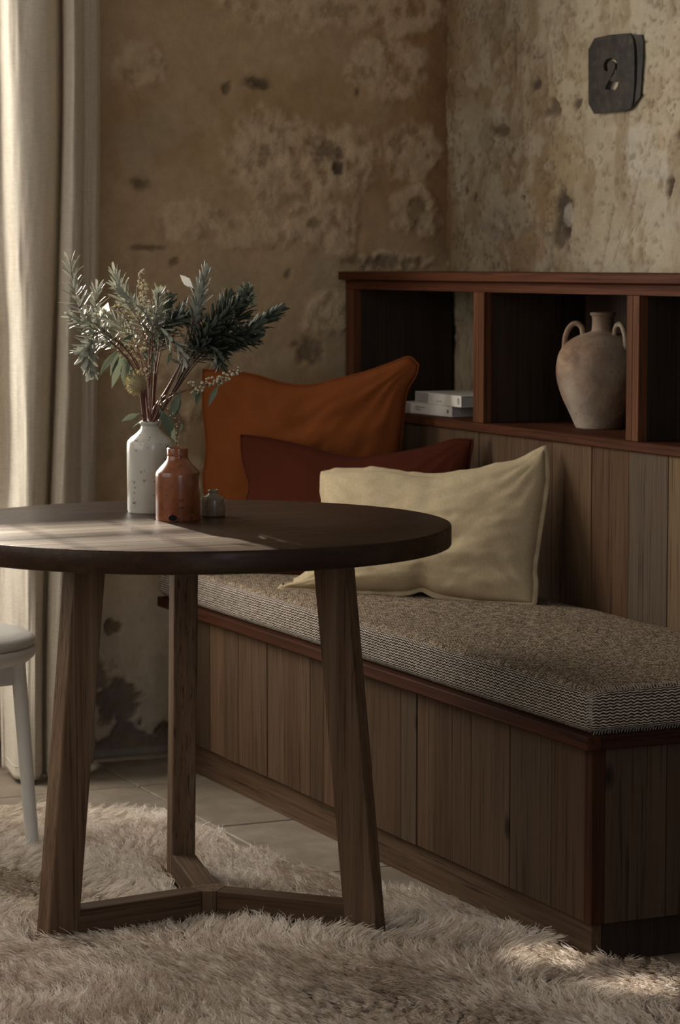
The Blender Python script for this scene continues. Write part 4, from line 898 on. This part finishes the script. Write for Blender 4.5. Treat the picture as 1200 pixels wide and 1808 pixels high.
# ================================================================== CHAIR (mostly out of frame)
t = NT('white_lacquer'); M_wpaint = t.fin(t.mix(t.noise(t.coord(), 30, 3), (.62, .61, .58), (.56, .55, .52)), .38, .45)
t = NT('grey_ribbed_cloth'); n = t.n('ShaderNodeTexWave', {'bands_direction': 'Y'}, Vector=t.coord(), Scale=75.0).outputs[1]; t.bump(n, .5, .002)
M_pad = t.fin(t.mix(n, (.42, .40, .37), (.66, .62, .56)), .9, .15)
CC = np.array([.838, -.847]); ca = math.radians(14.0)
chair = thing('dining_chair', 'white chair with a grey padded seat at the left edge', 'chair', (CC[0], CC[1], 0), ca)
def superell(a, b, e, n=72):
    tq = np.linspace(0, 2*np.pi, n, endpoint=False); return np.stack([a*np.sign(np.cos(tq))*np.abs(np.cos(tq))**(2/e), b*np.sign(np.sin(tq))*np.abs(np.sin(tq))**(2/e)], -1)
def stack(rings):
    n = 72; V = []
    for (a, b, e, z) in rings:
        a, b = a*1.05, b*1.08
        s = superell(a, b, e, n); V.append(np.c_[s, np.full(n, z)])
    V = np.vstack(V); F = grid_faces(len(rings), n, True); return np_mesh('stack', V, F[:, ::-1])
put('seat_frame', stack([(.0, .0, 2.6, .396), (.195, .200, 2.6, .396), (.212, .217, 2.6, .400), (.222, .227, 2.6, .410), (.226, .231, 2.6, .422), (.2255, .2305, 2.6, .430), (.222, .227, 2.6, .432), (0, 0, 2.6, .432)]), M_wpaint, chair)
put('seat_pad', stack([(0, 0, 2.6, .4325), (.221, .226, 2.6, .4325), (.225, .230, 2.6, .438), (.224, .229, 2.6, .446), (.215, .220, 2.6, .4545), (.19, .195, 2.5, .4610), (.14, .145, 2.4, .4655), (.07, .07, 2.2, .4675), (0, 0, 2, .468)]), M_pad, chair)
def cleg(x, y, tx, ty, top=.41): return tube_mesh([(smooth_prof([(x, y, .004), (x*.985+tx*.015, y*.985+ty*.015, .02), ((x+tx)/2, (y+ty)/2, .21), (tx, ty, top)], 5), np.interp(np.linspace(0, 1, 16), [0, .1, 1], [.0118, .0128, .0150]))], 16)
for (sx, sy) in ((1, 1), (1, -1), (-1, 1), (-1, -1)):
    put('leg', cleg(.185*sx, .182*sy, .165*sx, .163*sy), M_wpaint, chair)
for (x0, y0, x1, y1) in ((.165, .163, -.165, .163), (.165, -.163, -.165, -.163), (.165, .163, .165, -.163), (-.165, .163, -.165, -.163)):
    bmm = box_bm(min(x0, x1)-.006, max(x0, x1)+.006, min(y0, y1)-.006, max(y0, y1)+.006, .356, .398, .004); put('apron', fin(bmm), M_wpaint, chair, smooth=False)
for sy in (1, -1): put('back_post', tube_mesh([(smooth_prof([(-.172, .163*sy, .40), (-.20, .165*sy, .60), (-.235, .165*sy, .80)], 5), .012)], 14), M_wpaint, chair)
put('backrest', rounded_box(-.245, -.222, -.185, .185, .68, .80, .011, .02), M_wpaint, chair)

# ================================================================== RUG
RUG = np.array([(.80, -.285), (.93, -.275), (1.05, -.265), (1.25, -.225), (1.40, -.19), (1.52, -.165), (1.62, -.115), (1.72, -.060), (1.85, -.040), (2.00, -.035), (2.12, -.030), (2.19, .005), (2.26, .075), (2.34, .12), (2.6, .16), (2.95, .10), (3.2, -.25), (3.25, -1.0), (3.0, -1.55), (2.2, -1.75), (1.3, -1.65), (.75, -1.4), (.57, -1.05), (.58, -.72), (.66, -.46)])
RUGs = smooth_prof(np.vstack([RUG, RUG[:1]]), 5)[:-1]
def inside(x, y, poly=RUGs):
    r_ = np.zeros(len(x), bool); j = len(poly)-1
    for i in range(len(poly)):
        xi, yi = poly[i]; xj, yj = poly[j]; c_ = ((yi > y) != (yj > y)) & (x < (xj-xi)*(y-yi)/(yj-yi+1e-12)+xi); r_ ^= c_; j = i
    return r_
def rug_h(x, y):
    return .006+.016*fbm(np.stack([x*5, y*5, 0*x+2], -1), 3)
rug = thing('sheepskin_rug', 'large shaggy cream sheepskin rug under the round table', 'rug'); rug.location = (0, 0, 0)
gx, gy = np.meshgrid(np.arange(.5, 3.3, .025), np.arange(-1.8, .2, .025), indexing='ij'); shp = gx.shape; ins = inside(gx.ravel(), gy.ravel()).reshape(shp)
Vg = np.c_[gx.ravel(), gy.ravel(), .002+0*gx.ravel()]; Vg[:, 2] = np.minimum(rug_h(gx.ravel(), gy.ravel()), .012)-.004
Fg = grid_faces(*shp); keep = ins.ravel()[Fg].all(1); used = np.unique(Fg[keep]); mp_ = -np.ones(len(Vg), int); mp_[used] = np.arange(len(used))
M_hide = plain('sheepskin_hide', (.20, .155, .115), .95, .1)
put('hide', np_mesh('hide', Vg[used], mp_[Fg[keep]]), M_hide, rug)
G = np.random.default_rng(11)
def pile(n_lock, per, box_, Lm):
    x = G.uniform(box_[0], box_[1], n_lock); y = G.uniform(box_[2], box_[3], n_lock); k = inside(x, y)
    x, y = x[k], y[k]
    # nothing grows where the table's feet and stretchers press the hide
    ok = np.ones(len(x), bool)
    for az in AZ:
        a = math.radians(az); dx, dy = x-LC[0], y-LC[1]; rr = dx*math.cos(a)+dy*math.sin(a); tt_ = -dx*math.sin(a)+dy*math.cos(a)
        ok &= ~((rr > -.02) & (rr < .355) & (np.abs(tt_) < .026))
    x, y = x[ok], y[ok]; n = len(x)
    # which way each lock lies
    fl = fbm(np.stack([x*2.3, y*2.3, 0*x+9], -1), 2)*2*math.pi*2.0 + fbm(np.stack([x*9, y*9, 0*x+4], -1), 2)*3.0
    lean = .55+.80*fbm(np.stack([x*5, y*5, 0*x+19], -1), 3)
    L = Lm*(.65+.7*fbm(np.stack([x*6, y*6, 0*x+29], -1), 2))*G.uniform(.75, 1.2, n)
    tone = np.clip(.5+(fbm(np.stack([x*5, y*5, 0*x+39], -1), 3)-.5)*1.1+G.normal(0, .27, n), 0, 1)
    ci = np.repeat(np.arange(n), per); N = len(ci)
    ang = fl[ci]+G.normal(0, .28, N); le = np.clip(lean[ci]+G.normal(0, .12, N), .1, 1.35); LL = L[ci]*G.uniform(.7, 1.15, N)
    rx, ry = x[ci]+G.normal(0, .0042, N), y[ci]+G.normal(0, .0042, N); z0 = np.minimum(rug_h(rx, ry), .016)
    K = 8; s = np.linspace(0, 1, K)[None, :]
    # tips of one lock draw together, with a little crimp
    tipx, tipy = x[ci]+np.cos(fl[ci])*L[ci]*np.sin(lean[ci]), y[ci]+np.sin(fl[ci])*L[ci]*np.sin(lean[ci])
    th = le[:, None]*(s**.7)*1.25; ds = 1/(K-1)
    hx = np.cumsum(np.sin(th), 1)*ds*LL[:, None]; hz = np.cumsum(np.cos(th), 1)*ds*LL[:, None]; hx -= hx[:, :1]; hz -= hz[:, :1]
    cr = np.sin(s*12+G.uniform(0, 6.3, N)[:, None])*.0020*s; cr2 = np.sin(s*10+np.repeat(G.uniform(0, 6.3, n), per)[:, None])*.0050*s
    ca_, sa_ = np.cos(ang)[:, None], np.sin(ang)[:, None]
    PX = rx[:, None]+ca_*hx-sa_*(cr+cr2); PY_ = ry[:, None]+sa_*hx+ca_*(cr+cr2); PZ = z0[:, None]+hz*.85
    cl = (s**1.2)*.68; PX = PX*(1-cl)+(tipx[:, None]+(PX-PX[:, -1:]))*cl; PY_ = PY_*(1-cl)+(tipy[:, None]+(PY_-PY_[:, -1:]))*cl
    # keep off the bench front
    lim = np.where(PX < 2.14, -.006, 9.0); PY_ = np.minimum(PY_, lim)
    rad = np.broadcast_to(np.interp(s[0], [0, .6, 1], [.00055, .00052, .00018]), PX.shape)
    return np.stack([PX, PY_, PZ], -1).reshape(-1, 3), rad.reshape(-1), K, N, np.repeat(np.clip(tone[ci]+G.normal(0, .12, N), 0, 1), K), np.broadcast_to(s, PX.shape).reshape(-1)
parts = [pile(30000, 8, (.55, 2.75, -1.15, .2), .044), pile(4500, 7, (2.75, 3.3, -1.8, .2), .05), pile(5500, 7, (.55, 2.75, -1.8, -1.15), .05)]
hc = bpy.data.hair_curves.new('pile'); K = parts[0][2]; NN = sum(p[3] for p in parts)
hc.add_curves([K]*NN)
hc.position_data.foreach_set('vector', np.concatenate([p[0] for p in parts]).astype(np.float32).ravel())
at = hc.attributes.get('radius') or hc.attributes.new('radius', 'FLOAT', 'POINT'); at.data.foreach_set('value', np.concatenate([p[1] for p in parts]).astype(np.float32))
at = hc.attributes.new('tone', 'FLOAT', 'POINT'); at.data.foreach_set('value', np.concatenate([p[4] for p in parts]).astype(np.float32))
at = hc.attributes.new('along', 'FLOAT', 'POINT'); at.data.foreach_set('value', np.concatenate([p[5] for p in parts]).astype(np.float32))
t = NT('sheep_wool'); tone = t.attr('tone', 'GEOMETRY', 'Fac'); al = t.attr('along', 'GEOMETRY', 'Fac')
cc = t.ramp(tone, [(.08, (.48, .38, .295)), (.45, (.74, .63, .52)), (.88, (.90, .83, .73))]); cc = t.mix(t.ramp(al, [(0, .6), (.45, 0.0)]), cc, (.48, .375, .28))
M_wool = t.fin(cc, .75, .25)
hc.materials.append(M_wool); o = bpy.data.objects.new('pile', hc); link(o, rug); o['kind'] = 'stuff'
